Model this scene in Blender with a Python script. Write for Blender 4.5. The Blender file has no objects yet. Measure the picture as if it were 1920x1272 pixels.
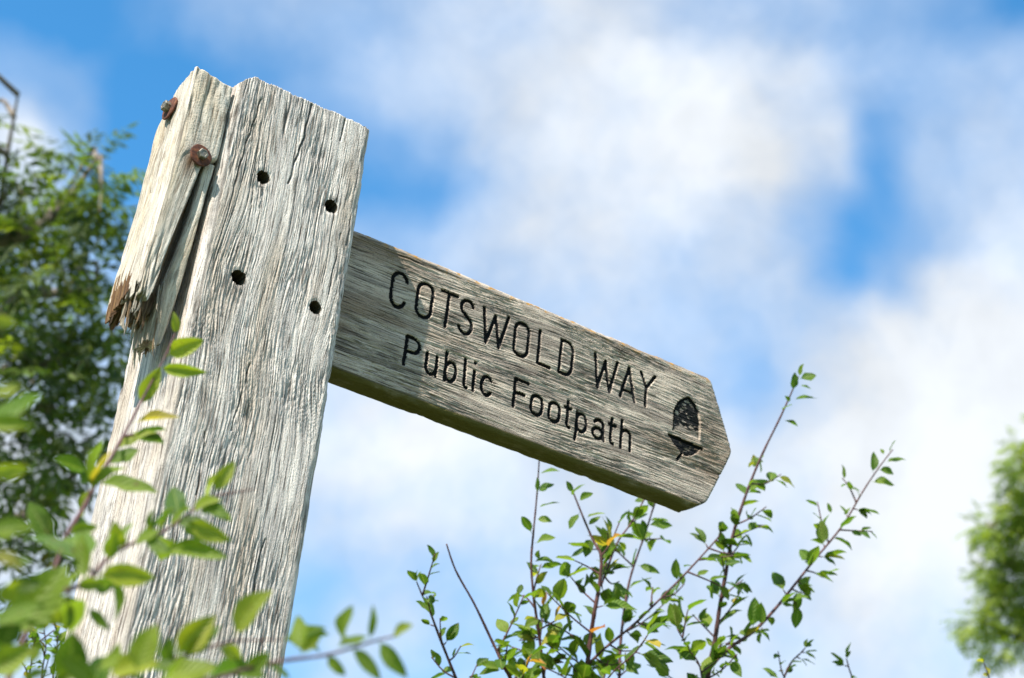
import bpy, math, random
import numpy as np
from mathutils import Vector, Matrix

S = bpy.context.scene
COL = S.collection
random.seed(7)
rng = np.random.default_rng(11)

# ------------------------------------------------------------------ camera
# solved from the photograph: post 150 mm square, its top 2.30 m above ground
TOP = 2.30
F_PX, PITCH, ROLL, YAW = 3307.5, 0.4908, 0.1092, 0.5422
CAM = Vector((-0.4801, -1.3683, TOP - 1.0215))
FW = Vector((math.sin(YAW) * math.cos(PITCH), math.cos(YAW) * math.cos(PITCH), math.sin(PITCH)))
_r = Vector((math.cos(YAW), -math.sin(YAW), 0)); _u = _r.cross(FW)
RT = math.cos(ROLL) * _r + math.sin(ROLL) * _u
UP = -math.sin(ROLL) * _r + math.cos(ROLL) * _u
cd = bpy.data.cameras.new('camera')
cd.sensor_width = 36.0
cd.lens = F_PX / 1920 * 36.0
cd.clip_start = 0.05; cd.clip_end = 2000
cd.dof.use_dof = True
cd.dof.focus_distance = 1.72
cd.dof.aperture_fstop = 8.0
co = bpy.data.objects.new('camera', cd); COL.objects.link(co)
co.matrix_world = Matrix(((RT.x, UP.x, -FW.x, CAM.x), (RT.y, UP.y, -FW.y, CAM.y), (RT.z, UP.z, -FW.z, CAM.z), (0, 0, 0, 1)))
S.camera = co

def ray(px, py):
    return FW + RT * ((px - 960) / F_PX) - UP * ((py - 636) / F_PX)
def at(px, py, dist):                       # point seen at a pixel, at a distance along the view axis
    return CAM + ray(px, py) * dist

# ------------------------------------------------------------------ sky
SUN = Vector((-0.6169, -0.2621, 0.7421)).normalized()      # towards the sun, from the post's shadow on the board
world = bpy.data.worlds.new('World'); S.world = world
world.use_nodes = True
nt = world.node_tree; nt.nodes.clear()
def N(t, typ, **kw):
    n = t.nodes.new(typ)
    for k, v in kw.items():
        if k == 'i':
            for a, b in v.items(): n.inputs[a].default_value = b
        else: setattr(n, k, v)
    return n
def math_node(t, op, a, b=None, c=None, clamp=False):
    n = t.nodes.new('ShaderNodeMath'); n.operation = op; n.use_clamp = clamp
    for k, v in enumerate((a, b, c)):
        if v is None: continue
        if isinstance(v, (int, float)): n.inputs[k].default_value = v
        else: t.links.new(v, n.inputs[k])
    return n.outputs[0]
tc = N(nt, 'ShaderNodeTexCoord')
wn = N(nt, 'ShaderNodeTexNoise', i={'Scale': 7.0, 'Detail': 5.0, 'Roughness': 0.55})
nt.links.new(tc.outputs['Generated'], wn.inputs['Vector'])
ws = N(nt, 'ShaderNodeVectorMath', operation='SUBTRACT'); ws.inputs[1].default_value = (.5, .5, .5)
nt.links.new(wn.outputs['Color'], ws.inputs[0])
wa = N(nt, 'ShaderNodeVectorMath', operation='MULTIPLY_ADD'); wa.inputs[1].default_value = (.06, .06, .06)
nt.links.new(ws.outputs[0], wa.inputs[0]); nt.links.new(tc.outputs['Generated'], wa.inputs[2])
def dotn(v):
    n = N(nt, 'ShaderNodeVectorMath', operation='DOT_PRODUCT'); n.inputs[1].default_value = tuple(v)
    nt.links.new(wa.outputs[0], n.inputs[0]); return n.outputs['Value']
dz = math_node(nt, 'MAXIMUM', dotn(FW), 0.15)
HALF_U, HALF_V = 960 / F_PX, 636 / F_PX
su = math_node(nt, 'MULTIPLY_ADD', math_node(nt, 'DIVIDE', dotn(RT), dz), 0.5 / HALF_U, 0.5)      # 0..1 along the cloud banks
sv = math_node(nt, 'MULTIPLY_ADD', math_node(nt, 'DIVIDE', dotn(UP), dz), -0.5 / HALF_V, 0.5)     # 0..1 downwards
# how thick the cloud is, bank by bank (the order is from the zenith side down to the horizon side)
BANKS = [
 (30,  [(0,.04),(150,.05),(300,.2),(450,.42),(600,.45),(750,.5),(900,.66),(1050,.8),(1200,.74),(1350,.6),(1500,.5),(1650,.36),(1800,.22),(1900,.08)]),
 (130, [(0,.32),(130,.3),(250,.04),(330,.03),(500,.18),(600,.34),(750,.62),(900,.75),(1050,.86),(1200,.88),(1350,.86),(1500,.8),(1650,.5),(1780,.5),(1900,.5)]),
 (250, [(30,.8),(130,.4),(220,.04),(500,.1),(720,.2),(800,.42),(900,.72),(1000,.86),(1150,.92),(1300,.94),(1450,.9),(1560,.72),(1650,.2),(1750,.5),(1850,.56)]),
 (330, [(60,.7),(200,.06),(500,.1),(720,.16),(790,.16),(860,.45),(1000,.8),(1150,.82),(1300,.86),(1450,.88),(1560,.62),(1640,.14),(1720,.5),(1850,.6)]),
 (420, [(60,.6),(220,.25),(720,.48),(850,.6),(1000,.76),(1150,.82),(1300,.84),(1420,.66),(1520,.42),(1600,.12),(1690,.38),(1760,.5),(1880,.78)]),
 (505, [(60,.6),(230,.45),(760,.5),(950,.6),(1150,.75),(1350,.72),(1480,.62),(1580,.14),(1650,.45),(1750,.82),(1880,.88)]),
 (600, [(100,.6),(700,.6),(950,.6),(1150,.64),(1300,.7),(1400,.56),(1480,.6),(1580,.72),(1700,.88),(1850,.94)]),
 (700, [(100,.7),(660,.8),(1000,.7),(1300,.64),(1400,.5),(1500,.76),(1650,.94),(1850,1.)]),
 (850, [(150,.85),(620,.9),(760,.92),(900,.9),(1100,.84),(1450,.88),(1600,.96),(1800,1.)]),
 (960, [(150,.9),(600,.7),(700,.76),(850,.76),(1000,.8),(1200,.84),(1450,.88),(1650,.97),(1780,1.)]),
 (1080,[(150,.8),(580,.42),(680,.6),(820,.54),(1000,.64),(1250,.8),(1500,.88),(1750,.92)]),
 (1210,[(150,.7),(560,.5),(650,.72),(760,.58),(900,.52),(1050,.68),(1300,.8),(1550,.84),(1720,.78),(1850,.86)]),
]
cov = None; prev_v = None
for vy, stops in BANKS:
    cr = N(nt, 'ShaderNodeValToRGB'); r = cr.color_ramp; r.interpolation = 'EASE'
    while len(r.elements) < len(stops): r.elements.new(0.5)
    for e, (x, c) in zip(r.elements, stops):
        e.position = x / 1920
    for e, (x, c) in zip(r.elements, stops):
        e.color = (c, c, c, 1)
    nt.links.new(su, cr.inputs[0])
    if cov is None: cov = cr.outputs[0]
    else:
        mr = N(nt, 'ShaderNodeMapRange', interpolation_type='SMOOTHSTEP'); mr.inputs[1].default_value = prev_v / 1272; mr.inputs[2].default_value = vy / 1272
        nt.links.new(sv, mr.inputs[0])
        mx = N(nt, 'ShaderNodeMix', data_type='FLOAT'); nt.links.new(mr.outputs[0], mx.inputs[0])
        nt.links.new(cov, mx.inputs[2]); nt.links.new(cr.outputs[0], mx.inputs[3]); cov = mx.outputs[0]
    prev_v = vy
# beyond these banks the broken cloud simply goes on
n1 = N(nt, 'ShaderNodeTexNoise', i={'Scale': 2.6, 'Detail': 6.0, 'Roughness': 0.55}); nt.links.new(tc.outputs['Generated'], n1.inputs['Vector'])
far = N(nt, 'ShaderNodeMapRange'); far.inputs[1].default_value = .38; far.inputs[2].default_value = .6; nt.links.new(n1.outputs[0], far.inputs[0])
away = math_node(nt, 'MAXIMUM', math_node(nt, 'ABSOLUTE', math_node(nt, 'SUBTRACT', su, .5)), math_node(nt, 'ABSOLUTE', math_node(nt, 'SUBTRACT', sv, .5)))
aw = N(nt, 'ShaderNodeMapRange', interpolation_type='SMOOTHSTEP'); aw.inputs[1].default_value = .52; aw.inputs[2].default_value = .95; nt.links.new(away, aw.inputs[0])
mx = N(nt, 'ShaderNodeMix', data_type='FLOAT'); nt.links.new(aw.outputs[0], mx.inputs[0]); nt.links.new(cov, mx.inputs[2]); nt.links.new(far.outputs[0], mx.inputs[3])
n2 = N(nt, 'ShaderNodeTexNoise', i={'Scale': 15.0, 'Detail': 6.0, 'Roughness': 0.6}); nt.links.new(wa.outputs[0], n2.inputs['Vector'])
mc = mx.outputs[0]
edge = math_node(nt, 'MULTIPLY', math_node(nt, 'MULTIPLY', mc, math_node(nt, 'SUBTRACT', 1.25, mc)), 4.)    # billows show where cloud is broken
cov = math_node(nt, 'ADD', mc, math_node(nt, 'MULTIPLY', math_node(nt, 'MULTIPLY', math_node(nt, 'SUBTRACT', n2.outputs[0], .5), edge), .42), clamp=True)
cm = N(nt, 'ShaderNodeMapRange'); cm.inputs[1].default_value = .07; cm.inputs[2].default_value = .95; nt.links.new(cov, cm.inputs[0]); cov = cm.outputs[0]
sky = N(nt, 'ShaderNodeTexSky', sky_type='NISHITA', sun_disc=False)
sky.sun_elevation = math.asin(SUN.z); sky.sun_rotation = math.atan2(SUN.x, SUN.y)
sky.altitude = 200; sky.air_density = 1.0; sky.dust_density = 0.2; sky.ozone_density = 1.0
tint = N(nt, 'ShaderNodeMix', data_type='RGBA', blend_type='MULTIPLY'); tint.inputs[0].default_value = 1.; tint.inputs[7].default_value = (.33, .89, 1.13, 1)
nt.links.new(sky.outputs[0], tint.inputs[6])
b1 = N(nt, 'ShaderNodeBackground', i={'Strength': 0.14}); nt.links.new(tint.outputs[2], b1.inputs[0])
n3 = N(nt, 'ShaderNodeTexNoise', i={'Scale': 9.0, 'Detail': 6.0, 'Roughness': .58}); nt.links.new(wa.outputs[0], n3.inputs['Vector'])
cc = N(nt, 'ShaderNodeMix', data_type='RGBA'); cc.inputs[6].default_value = (.66, .79, .98, 1); cc.inputs[7].default_value = (.89, .94, 1.0, 1)
m3 = N(nt, 'ShaderNodeMapRange'); m3.inputs[1].default_value = .45; m3.inputs[2].default_value = 1.0; nt.links.new(cov, m3.inputs[0]); nt.links.new(m3.outputs[0], cc.inputs[0])
b2 = N(nt, 'ShaderNodeBackground'); nt.links.new(cc.outputs[2], b2.inputs[0])
shd = N(nt, 'ShaderNodeMapRange'); shd.inputs[1].default_value = .34; shd.inputs[2].default_value = .62; shd.inputs[3].default_value = .50; shd.inputs[4].default_value = .63; nt.links.new(n3.outputs[0], shd.inputs[0]); nt.links.new(shd.outputs[0], b2.inputs[1])
ms = N(nt, 'ShaderNodeMixShader'); nt.links.new(cov, ms.inputs[0]); nt.links.new(b1.outputs[0], ms.inputs[1]); nt.links.new(b2.outputs[0], ms.inputs[2])
wo = N(nt, 'ShaderNodeOutputWorld'); nt.links.new(ms.outputs[0], wo.inputs[0])

sl = bpy.data.lights.new('sun', 'SUN'); sl.energy = 5.0; sl.angle = math.radians(0.53); sl.color = (1, .94, .85)
so = bpy.data.objects.new('sun', sl); COL.objects.link(so)
so.rotation_mode = 'QUATERNION'; so.rotation_quaternion = SUN.to_track_quat('Z', 'Y'); so.location = (-4, -2, 6)
S.view_settings.view_transform = 'Standard'; S.view_settings.look = 'None'
S.view_settings.exposure = 0.80; S.view_settings.gamma = 1.0; S.view_settings.use_curve_mapping = False
S.cycles.max_bounces = 8; S.cycles.transparent_max_bounces = 4

# ------------------------------------------------------------------ helpers
def tag(o, label=None, cat=None, group=None, kind=None):
    for k, v in (('label', label), ('category', cat), ('group', group), ('kind', kind)):
        if v: o[k] = v
    return o
def empty(name, loc, label, cat, group=None):
    o = bpy.data.objects.new(name, None); COL.objects.link(o); o.location = loc; o.empty_display_size = .1
    return tag(o, label, cat, group)
def link(name, me, parent=None, mat=None):
    o = bpy.data.objects.new(name, me); COL.objects.link(o)
    if mat and not me.materials: me.materials.append(mat)
    if parent:
        o.parent = parent
        # every mesh below is written in world coordinates
        o.matrix_parent_inverse = Matrix.Identity(4)
        w = Vector((0, 0, 0)); q = parent
        while q: w += q.location; q = q.parent
        o.location = -w
    return o
def mesh_np(name, V, F, attrs=None, smooth=True):
    """V (n,3), F (m,4) or list of polygons; attrs: {name: array (n,) or (n,3)}"""
    me = bpy.data.meshes.new(name)
    if isinstance(F, np.ndarray):
        m = len(F); k = F.shape[1]
        me.vertices.add(len(V)); me.vertices.foreach_set('co', np.ascontiguousarray(V, np.float32).ravel())
        me.loops.add(m * k); me.loops.foreach_set('vertex_index', np.ascontiguousarray(F, np.int32).ravel())
        me.polygons.add(m); me.polygons.foreach_set('loop_start', np.arange(0, m * k, k, dtype=np.int32))
        me.update(calc_edges=True)
    else:
        me.from_pydata([tuple(map(float, v)) for v in V], [], [tuple(map(int, f)) for f in F])
    for n, a in (attrs or {}).items():
        a = np.asarray(a, np.float32)
        if a.ndim == 1:
            at_ = me.attributes.new(n, 'FLOAT', 'POINT'); at_.data.foreach_set('value', a)
        else:
            at_ = me.attributes.new(n, 'FLOAT_VECTOR', 'POINT'); at_.data.foreach_set('vector', np.ascontiguousarray(a).ravel())
    if smooth and len(me.polygons): me.polygons.foreach_set('use_smooth', np.ones(len(me.polygons), bool))
    me.validate(); me.update()
    return me

def _hash(i, j, seed):
    h = (i.astype(np.int64) * 374761393 + j.astype(np.int64) * 668265263 + seed * 1442695041) & 0xffffffff
    h = ((h ^ (h >> 13)) * 1274126177) & 0xffffffff
    h = h ^ (h >> 16)
    return h.astype(np.float64) / 0xffffffff
def vn(x, y, seed=0):                       # smooth noise in -1..1 (gradient noise)
    xi = np.floor(x); yi = np.floor(y); fx = x - xi; fy = y - yi
    sx = fx * fx * fx * (fx * (fx * 6 - 15) + 10); sy = fy * fy * fy * (fy * (fy * 6 - 15) + 10)
    def g(a, b, dx, dy):
        t = _hash(a, b, seed) * 2 * np.pi
        return np.cos(t) * dx + np.sin(t) * dy
    n00 = g(xi, yi, fx, fy); n10 = g(xi + 1, yi, fx - 1, fy); n01 = g(xi, yi + 1, fx, fy - 1); n11 = g(xi + 1, yi + 1, fx - 1, fy - 1)
    return ((n00 * (1 - sx) + n10 * sx) * (1 - sy) + (n01 * (1 - sx) + n11 * sx) * sy) * 1.5
def fbm(x, y, seed=0, o=3):
    r = 0; a = 1; s = 0
    for k in range(o):
        r = r + a * vn(x * 2 ** k, y * 2 ** k, seed + 17 * k); s += a; a *= .5
    return r / s
def sstep(a, b, x):
    t = np.clip((x - a) / (b - a), 0, 1); return t * t * (3 - 2 * t)

# ------------------------------------------------------------------ materials
def new_mat(name):
    m = bpy.data.materials.new(name); m.use_nodes = True; t = m.node_tree; t.nodes.clear()
    out = N(t, 'ShaderNodeOutputMaterial'); p = N(t, 'ShaderNodeBsdfPrincipled'); t.links.new(p.outputs[0], out.inputs[0])
    return m, t, p, out
def ramp(t, fac, stops, interp='LINEAR'):
    c = N(t, 'ShaderNodeValToRGB'); r = c.color_ramp; r.interpolation = interp
    while len(r.elements) < len(stops): r.elements.new(.5)
    for e, (x, col) in zip(r.elements, stops): e.position = x
    for e, (x, col) in zip(r.elements, stops): e.color = (*col, 1)
    t.links.new(fac, c.inputs[0]); return c.outputs[0]
def mixc(t, fac, a, b, mode='MIX'):
    n = N(t, 'ShaderNodeMix', data_type='RGBA', blend_type=mode)
    for k, v in ((0, fac), (6, a), (7, b)):
        if isinstance(v, tuple): n.inputs[k].default_value = (*v, 1) if len(v) == 3 else v
        elif isinstance(v, (int, float)): n.inputs[k].default_value = v
        else: t.links.new(v, n.inputs[k])
    return n.outputs[2]
def mrange(t, v, a, b, c=0., d=1., smooth=True):
    n = N(t, 'ShaderNodeMapRange'); n.interpolation_type = 'SMOOTHSTEP' if smooth else 'LINEAR'
    for k, x in zip((1, 2, 3, 4), (a, b, c, d)): n.inputs[k].default_value = x
    t.links.new(v, n.inputs[0]); return n.outputs[0]

def wood_material(name, light, grey, tan, dark):
    """weathered oak: colour follows the grain coordinates (gc: across, along, seed in metres) stored on the mesh"""
    m, t, p, out = new_mat(name)
    gc = N(t, 'ShaderNodeAttribute', attribute_name='gc').outputs['Vector']
    def gn(sx, sy, detail=3., rough=.6, off=0.):
        mp = N(t, 'ShaderNodeMapping'); mp.inputs['Scale'].default_value = (sx, sy, 1.); mp.inputs['Location'].default_value = (off, off * .7, off)
        t.links.new(gc, mp.inputs[0])
        n = N(t, 'ShaderNodeTexNoise', i={'Scale': 1.0, 'Detail': detail, 'Roughness': rough}); t.links.new(mp.outputs[0], n.inputs['Vector']); return n.outputs[0]
    fine = gn(680, 24, 3, .65); mid = gn(170, 6, 3, .6, 3.1); big = gn(26, 5, 4, .6, 7.7); blot = gn(40, 22, 4, .65, 1.3); grit = gn(900, 420, 2, .6, 5.)
    c = mixc(t, mrange(t, mid, .40, .62), light, grey)
    c = mixc(t, math_node(t, 'MULTIPLY', mrange(t, big, .46, .66), .75), c, tan)
    c = mixc(t, math_node(t, 'MULTIPLY', mrange(t, blot, .52, .68), .6), c, tuple(x * .62 for x in grey))
    c = mixc(t, math_node(t, 'MULTIPLY', mrange(t, fine, .50, .64), .85), c, dark)
    c = mixc(t, math_node(t, 'MULTIPLY', mrange(t, grit, .56, .72), .55), c, dark)
    crack = N(t, 'ShaderNodeAttribute', attribute_name='crack').outputs['Fac']
    c = mixc(t, math_node(t, 'MULTIPLY', crack, .9), c, tuple(x * .55 for x in dark))
    fresh = N(t, 'ShaderNodeAttribute', attribute_name='fresh').outputs['Fac']
    fc = mixc(t, mrange(t, mid, .35, .65), (.24, .135, .050), (.085, .040, .015))
    fc = mixc(t, math_node(t, 'MULTIPLY', mrange(t, fine, .45, .62), .8), fc, (.035, .018, .008))
    fc = mixc(t, math_node(t, 'MULTIPLY', crack, .8), fc, (.025, .013, .006))
    c = mixc(t, fresh, c, fc)
    algae = N(t, 'ShaderNodeAttribute', attribute_name='algae').outputs['Fac']
    c = mixc(t, math_node(t, 'MULTIPLY', algae, mrange(t, blot, .25, .5, .55, 1.)), c, (.12, .10, .025))
    lich = N(t, 'ShaderNodeAttribute', attribute_name='lichen').outputs['Fac']
    ln = gn(150, 90, 2, .5, 9.)
    c = mixc(t, math_node(t, 'MULTIPLY', lich, mrange(t, ln, .52, .62)), c, (.42, .22, .05))
    paint = N(t, 'ShaderNodeAttribute', attribute_name='paint').outputs['Fac']
    wear = math_node(t, 'ADD', paint, math_node(t, 'MULTIPLY', math_node(t, 'SUBTRACT', blot, .5), .9))
    c = mixc(t, mrange(t, wear, .35, .55), c, (.008, .008, .009))
    t.links.new(c, p.inputs['Base Color'])
    p.inputs['Roughness'].default_value = .86; p.inputs['Specular IOR Level'].default_value = .25
    h = math_node(t, 'ADD', math_node(t, 'MULTIPLY', fine, -1.0), math_node(t, 'MULTIPLY', grit, -.6))
    bp = N(t, 'ShaderNodeBump', i={'Strength': 1.0, 'Distance': .0012}); t.links.new(h, bp.inputs['Height'])
    t.links.new(bp.outputs[0], p.inputs['Normal'])
    return m
M_POST = wood_material('weathered_post_oak', (.77, .70, .63), (.49, .45, .415), (.53, .44, .35), (.080, .062, .048))
M_BOARD = wood_material('weathered_board_oak', (.60, .505, .405), (.30, .25, .205), (.31, .22, .15), (.040, .028, .021))
M_HOLE = wood_material('painted_shade_hole_oak', (.13, .105, .075), (.09, .075, .055), (.10, .07, .04), (.03, .022, .015))  # darkened post oak: the shade inside the holes is put into the colour
M_BATTEN = wood_material('weathered_batten_pine', (.70, .64, .55), (.54, .49, .41), (.62, .49, .33), (.19, .145, .10))

def rust_material():
    m, t, p, out = new_mat('rusted_steel')
    tcn = N(t, 'ShaderNodeTexCoord'); n = N(t, 'ShaderNodeTexNoise', i={'Scale': 220., 'Detail': 5., 'Roughness': .65}); t.links.new(tcn.outputs['Object'], n.inputs['Vector'])
    c = ramp(t, n.outputs[0], [(.3, (.03, .010, .006)), (.46, (.075, .022, .010)), (.60, (.145, .044, .016)), (.75, (.25, .12, .055))])
    t.links.new(c, p.inputs['Base Color']); p.inputs['Roughness'].default_value = .85
    b = N(t, 'ShaderNodeBump', i={'Strength': .5, 'Distance': .0006}); t.links.new(n.outputs[0], b.inputs['Height']); t.links.new(b.outputs[0], p.inputs['Normal'])
    return m
def galv_material():
    m, t, p, out = new_mat('dull_galvanised_steel')
    tcn = N(t, 'ShaderNodeTexCoord'); n = N(t, 'ShaderNodeTexNoise', i={'Scale': 300., 'Detail': 4.}); t.links.new(tcn.outputs['Object'], n.inputs['Vector'])
    c = ramp(t, n.outputs[0], [(.35, (.14, .13, .10)), (.55, (.26, .24, .19)), (.7, (.16, .08, .04))])
    t.links.new(c, p.inputs['Base Color']); p.inputs['Roughness'].default_value = .5; p.inputs['Metallic'].default_value = .6
    return m
M_RUST, M_GALV = rust_material(), galv_material()

def leaf_material(name, source, spec=.26):
    m = bpy.data.materials.new(name); m.use_nodes = True; t = m.node_tree; t.nodes.clear()
    out = N(t, 'ShaderNodeOutputMaterial')
    if source == 'object':
        oi = N(t, 'ShaderNodeObjectInfo'); base = oi.outputs['Color']; rnd = oi.outputs['Random']
    else:
        base = N(t, 'ShaderNodeAttribute', attribute_name='col').outputs['Vector']; rnd = None
    luv = N(t, 'ShaderNodeAttribute', attribute_name='luv').outputs['Vector']
    sx = N(t, 'ShaderNodeSeparateXYZ'); t.links.new(luv, sx.inputs[0])
    ax = math_node(t, 'ABSOLUTE', sx.outputs[0])
    mid = mrange(t, ax, .03, .10, 1., 0.)
    # side veins run forward from the midrib
    vv = math_node(t, 'SINE', math_node(t, 'MULTIPLY', math_node(t, 'SUBTRACT', sx.outputs[1], math_node(t, 'MULTIPLY', ax, .28)), 46.))
    vein = mrange(t, vv, .72, 1., 0., .45)
    mp = N(t, 'ShaderNodeTexCoord'); nz = N(t, 'ShaderNodeTexNoise', i={'Scale': 70., 'Detail': 3.}); t.links.new(mp.outputs['Object'], nz.inputs['Vector'])
    c = mixc(t, mrange(t, nz.outputs[0], .4, .7), base, mixc(t, 1., base, (.72, .78, .6), 'MULTIPLY'))
    c = mixc(t, math_node(t, 'MAXIMUM', mid, vein), c, mixc(t, .6, c, (.30, .34, .10)))
    sp = N(t, 'ShaderNodeTexNoise', i={'Scale': 9., 'Detail': 2.}); ofs = N(t, 'ShaderNodeVectorMath', operation='ADD'); t.links.new(mp.outputs['Object'], ofs.inputs[0])
    if rnd is not None: t.links.new(math_node(t, 'MULTIPLY', rnd, 37.), ofs.inputs[1])
    t.links.new(ofs.outputs[0], sp.inputs['Vector'])
    c = mixc(t, math_node(t, 'MULTIPLY', mrange(t, sp.outputs[0], .66, .70), .7), c, (.14, .075, .03))
    geo = N(t, 'ShaderNodeNewGeometry')
    under = mixc(t, .35, c, (.17, .20, .035))
    cs = mixc(t, geo.outputs['Backfacing'], c, under)
    p = N(t, 'ShaderNodeBsdfPrincipled', i={'Roughness': .48, 'Specular IOR Level': spec}); t.links.new(cs, p.inputs['Base Color'])
    b = N(t, 'ShaderNodeBump', i={'Strength': .35, 'Distance': .002}); t.links.new(vv, b.inputs['Height']); t.links.new(b.outputs[0], p.inputs['Normal'])
    tr = N(t, 'ShaderNodeBsdfTranslucent'); t.links.new(mixc(t, 1., c, (1.7, 1.9, .6), 'MULTIPLY'), tr.inputs[0])
    mxs = N(t, 'ShaderNodeMixShader'); mxs.inputs[0].default_value = .42
    t.links.new(p.outputs[0], mxs.inputs[1]); t.links.new(tr.outputs[0], mxs.inputs[2]); t.links.new(mxs.outputs[0], out.inputs[0])
    return m
M_LEAF = leaf_material('shrub_leaf', 'object')
M_LEAFA = leaf_material('crown_leaf', 'attribute', .5)
def bark_material(name, a, b, sc):
    m, t, p, out = new_mat(name)
    tcn = N(t, 'ShaderNodeTexCoord'); n = N(t, 'ShaderNodeTexNoise', i={'Scale': sc, 'Detail': 5., 'Roughness': .6}); t.links.new(tcn.outputs['Object'], n.inputs['Vector'])
    t.links.new(ramp(t, n.outputs[0], [(.35, a), (.65, b)]), p.inputs['Base Color']); p.inputs['Roughness'].default_value = .7
    bb = N(t, 'ShaderNodeBump', i={'Strength': .5, 'Distance': .3 / sc}); t.links.new(n.outputs[0], bb.inputs['Height']); t.links.new(bb.outputs[0], p.inputs['Normal'])
    return m
M_TWIG = bark_material('purple_brown_twig', (.045, .017, .017), (.12, .045, .04), 160)
M_BARK = bark_material('grey_brown_bark', (.10, .075, .055), (.26, .21, .16), 14)

# ------------------------------------------------------------------ ground
def ground_mat():
    m, t, p, out = new_mat('meadow_grass')
    tcn = N(t, 'ShaderNodeTexCoord')
    n = N(t, 'ShaderNodeTexNoise', i={'Scale': .35, 'Detail': 8., 'Roughness': .65}); t.links.new(tcn.outputs['Object'], n.inputs['Vector'])
    n2 = N(t, 'ShaderNodeTexNoise', i={'Scale': 24., 'Detail': 4.}); t.links.new(tcn.outputs['Object'], n2.inputs['Vector'])
    c = ramp(t, n.outputs[0], [(.3, (.05, .085, .02)), (.5, (.085, .12, .03)), (.7, (.16, .15, .06))])
    c = mixc(t, mrange(t, n2.outputs[0], .4, .7), c, (.04, .06, .015)); t.links.new(c, p.inputs['Base Color']); p.inputs['Roughness'].default_value = .9
    b = N(t, 'ShaderNodeBump', i={'Strength': .8, 'Distance': .04}); t.links.new(n2.outputs[0], b.inputs['Height']); t.links.new(b.outputs[0], p.inputs['Normal'])
    return m
gx = np.concatenate([-np.geomspace(600, 2, 26), np.linspace(-1.5, 1.5, 9), np.geomspace(2, 600, 26)])
GX, GY = np.meshgrid(gx, gx, indexing='ij')
GR = np.hypot(GX, GY)
GZ = fbm(GX * .03, GY * .03, 5) * 1.2 * sstep(12, 60, GR)
gi = np.arange(GX.size).reshape(GX.shape)
gF = np.stack([gi[:-1, :-1], gi[1:, :-1], gi[1:, 1:], gi[:-1, 1:]], -1).reshape(-1, 4)
tag(link('ground', mesh_np('ground', np.stack([GX, GY, GZ], -1).reshape(-1, 3), gF), None, ground_mat()), 'rough green meadow grass the signpost stands in', kind='structure')

# ------------------------------------------------------------------ wood prisms
def perimeter(a0, a1, b0, b1, r, steps, nc=5):
    """rounded rectangle a0..a1 x b0..b1, starting on the b0 side; steps = spacing on (b0, a1, b1, a0) sides.
       returns points (n,2), normals (n,2), side index per point, running length"""
    P, Nn, sd = [], [], []
    corners = [((a1 - r, b0 + r), -90), ((a1 - r, b1 - r), 0), ((a0 + r, b1 - r), 90), ((a0 + r, b0 + r), 180)]
    starts = [((a0 + r, b0), (a1 - r, b0), (0, -1)), ((a1, b0 + r), (a1, b1 - r), (1, 0)), ((a1 - r, b1), (a0 + r, b1), (0, 1)), ((a0, b1 - r), (a0, b0 + r), (-1, 0))]
    for k in range(4):
        (p, q, n) = starts[k]; L = math.hypot(q[0] - p[0], q[1] - p[1]); m = max(1, int(round(L / steps[k])))
        for i in range(m + 1):
            f = i / m; P.append((p[0] + (q[0] - p[0]) * f, p[1] + (q[1] - p[1]) * f)); Nn.append(n); sd.append(k)
        c, a = corners[k]
        for i in range(1, nc):
            an = math.radians(a + 90 * i / nc); d = (math.cos(an), math.sin(an))
            P.append((c[0] + r * d[0], c[1] + r * d[1])); Nn.append(d); sd.append(k + .5)
    P = np.array(P); Nn = np.array(Nn); sd = np.array(sd)
    s = np.concatenate([[0], np.cumsum(np.hypot(*np.diff(P, axis=0).T))])
    return P, Nn, sd, s

def grain_relief(u, v, seed, warp=.008, depth=(1.0, .55, 2.2), pitch=.0042, knots=()):
    """u across, v along the grain (metres). returns inward depth (m), warped coordinate, crack mask"""
    g = u + warp * fbm(u * 14, v * 5.5, seed, 2) + warp * .14 * fbm(u * 60, v * 28, seed + 3, 2)
    for (ku, kv, kr, ka) in knots:                               # grain flows round a knot
        d2 = ((u - ku) / kr) ** 2 + ((v - kv) / (kr * 2.6)) ** 2
        g = g + np.sign(u - ku + 1e-9) * ka * np.exp(-d2) * -1
    n1 = vn(g / pitch, v * 17 + 3.3 * seed, seed + 5)
    n2 = vn(g / (pitch * .52), v * 34, seed + 9)
    n3 = vn(g / (pitch * 3.1), v * 4, seed + 13)
    groove = np.clip(1 - np.abs(n1) * 2.6, 0, 1) ** 1.5
    fine = np.clip(1 - np.abs(n2) * 2.2, 0, 1)
    amp = .22 + 1.0 * sstep(-.35, .4, fbm(u * 22, v * 9, seed + 21, 2))
    cr = vn(g / .017, v * .8 + 7, seed + 31)
    crack = sstep(.030, .006, np.abs(cr)) * sstep(.05, .3, fbm(u * 16, v * 5, seed + 41, 2))
    h = (depth[0] * groove * amp + depth[1] * fine * amp + depth[2] * crack + .9 * (.5 - .5 * n3)) * 1e-3
    return h, g, crack, groove * amp

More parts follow.
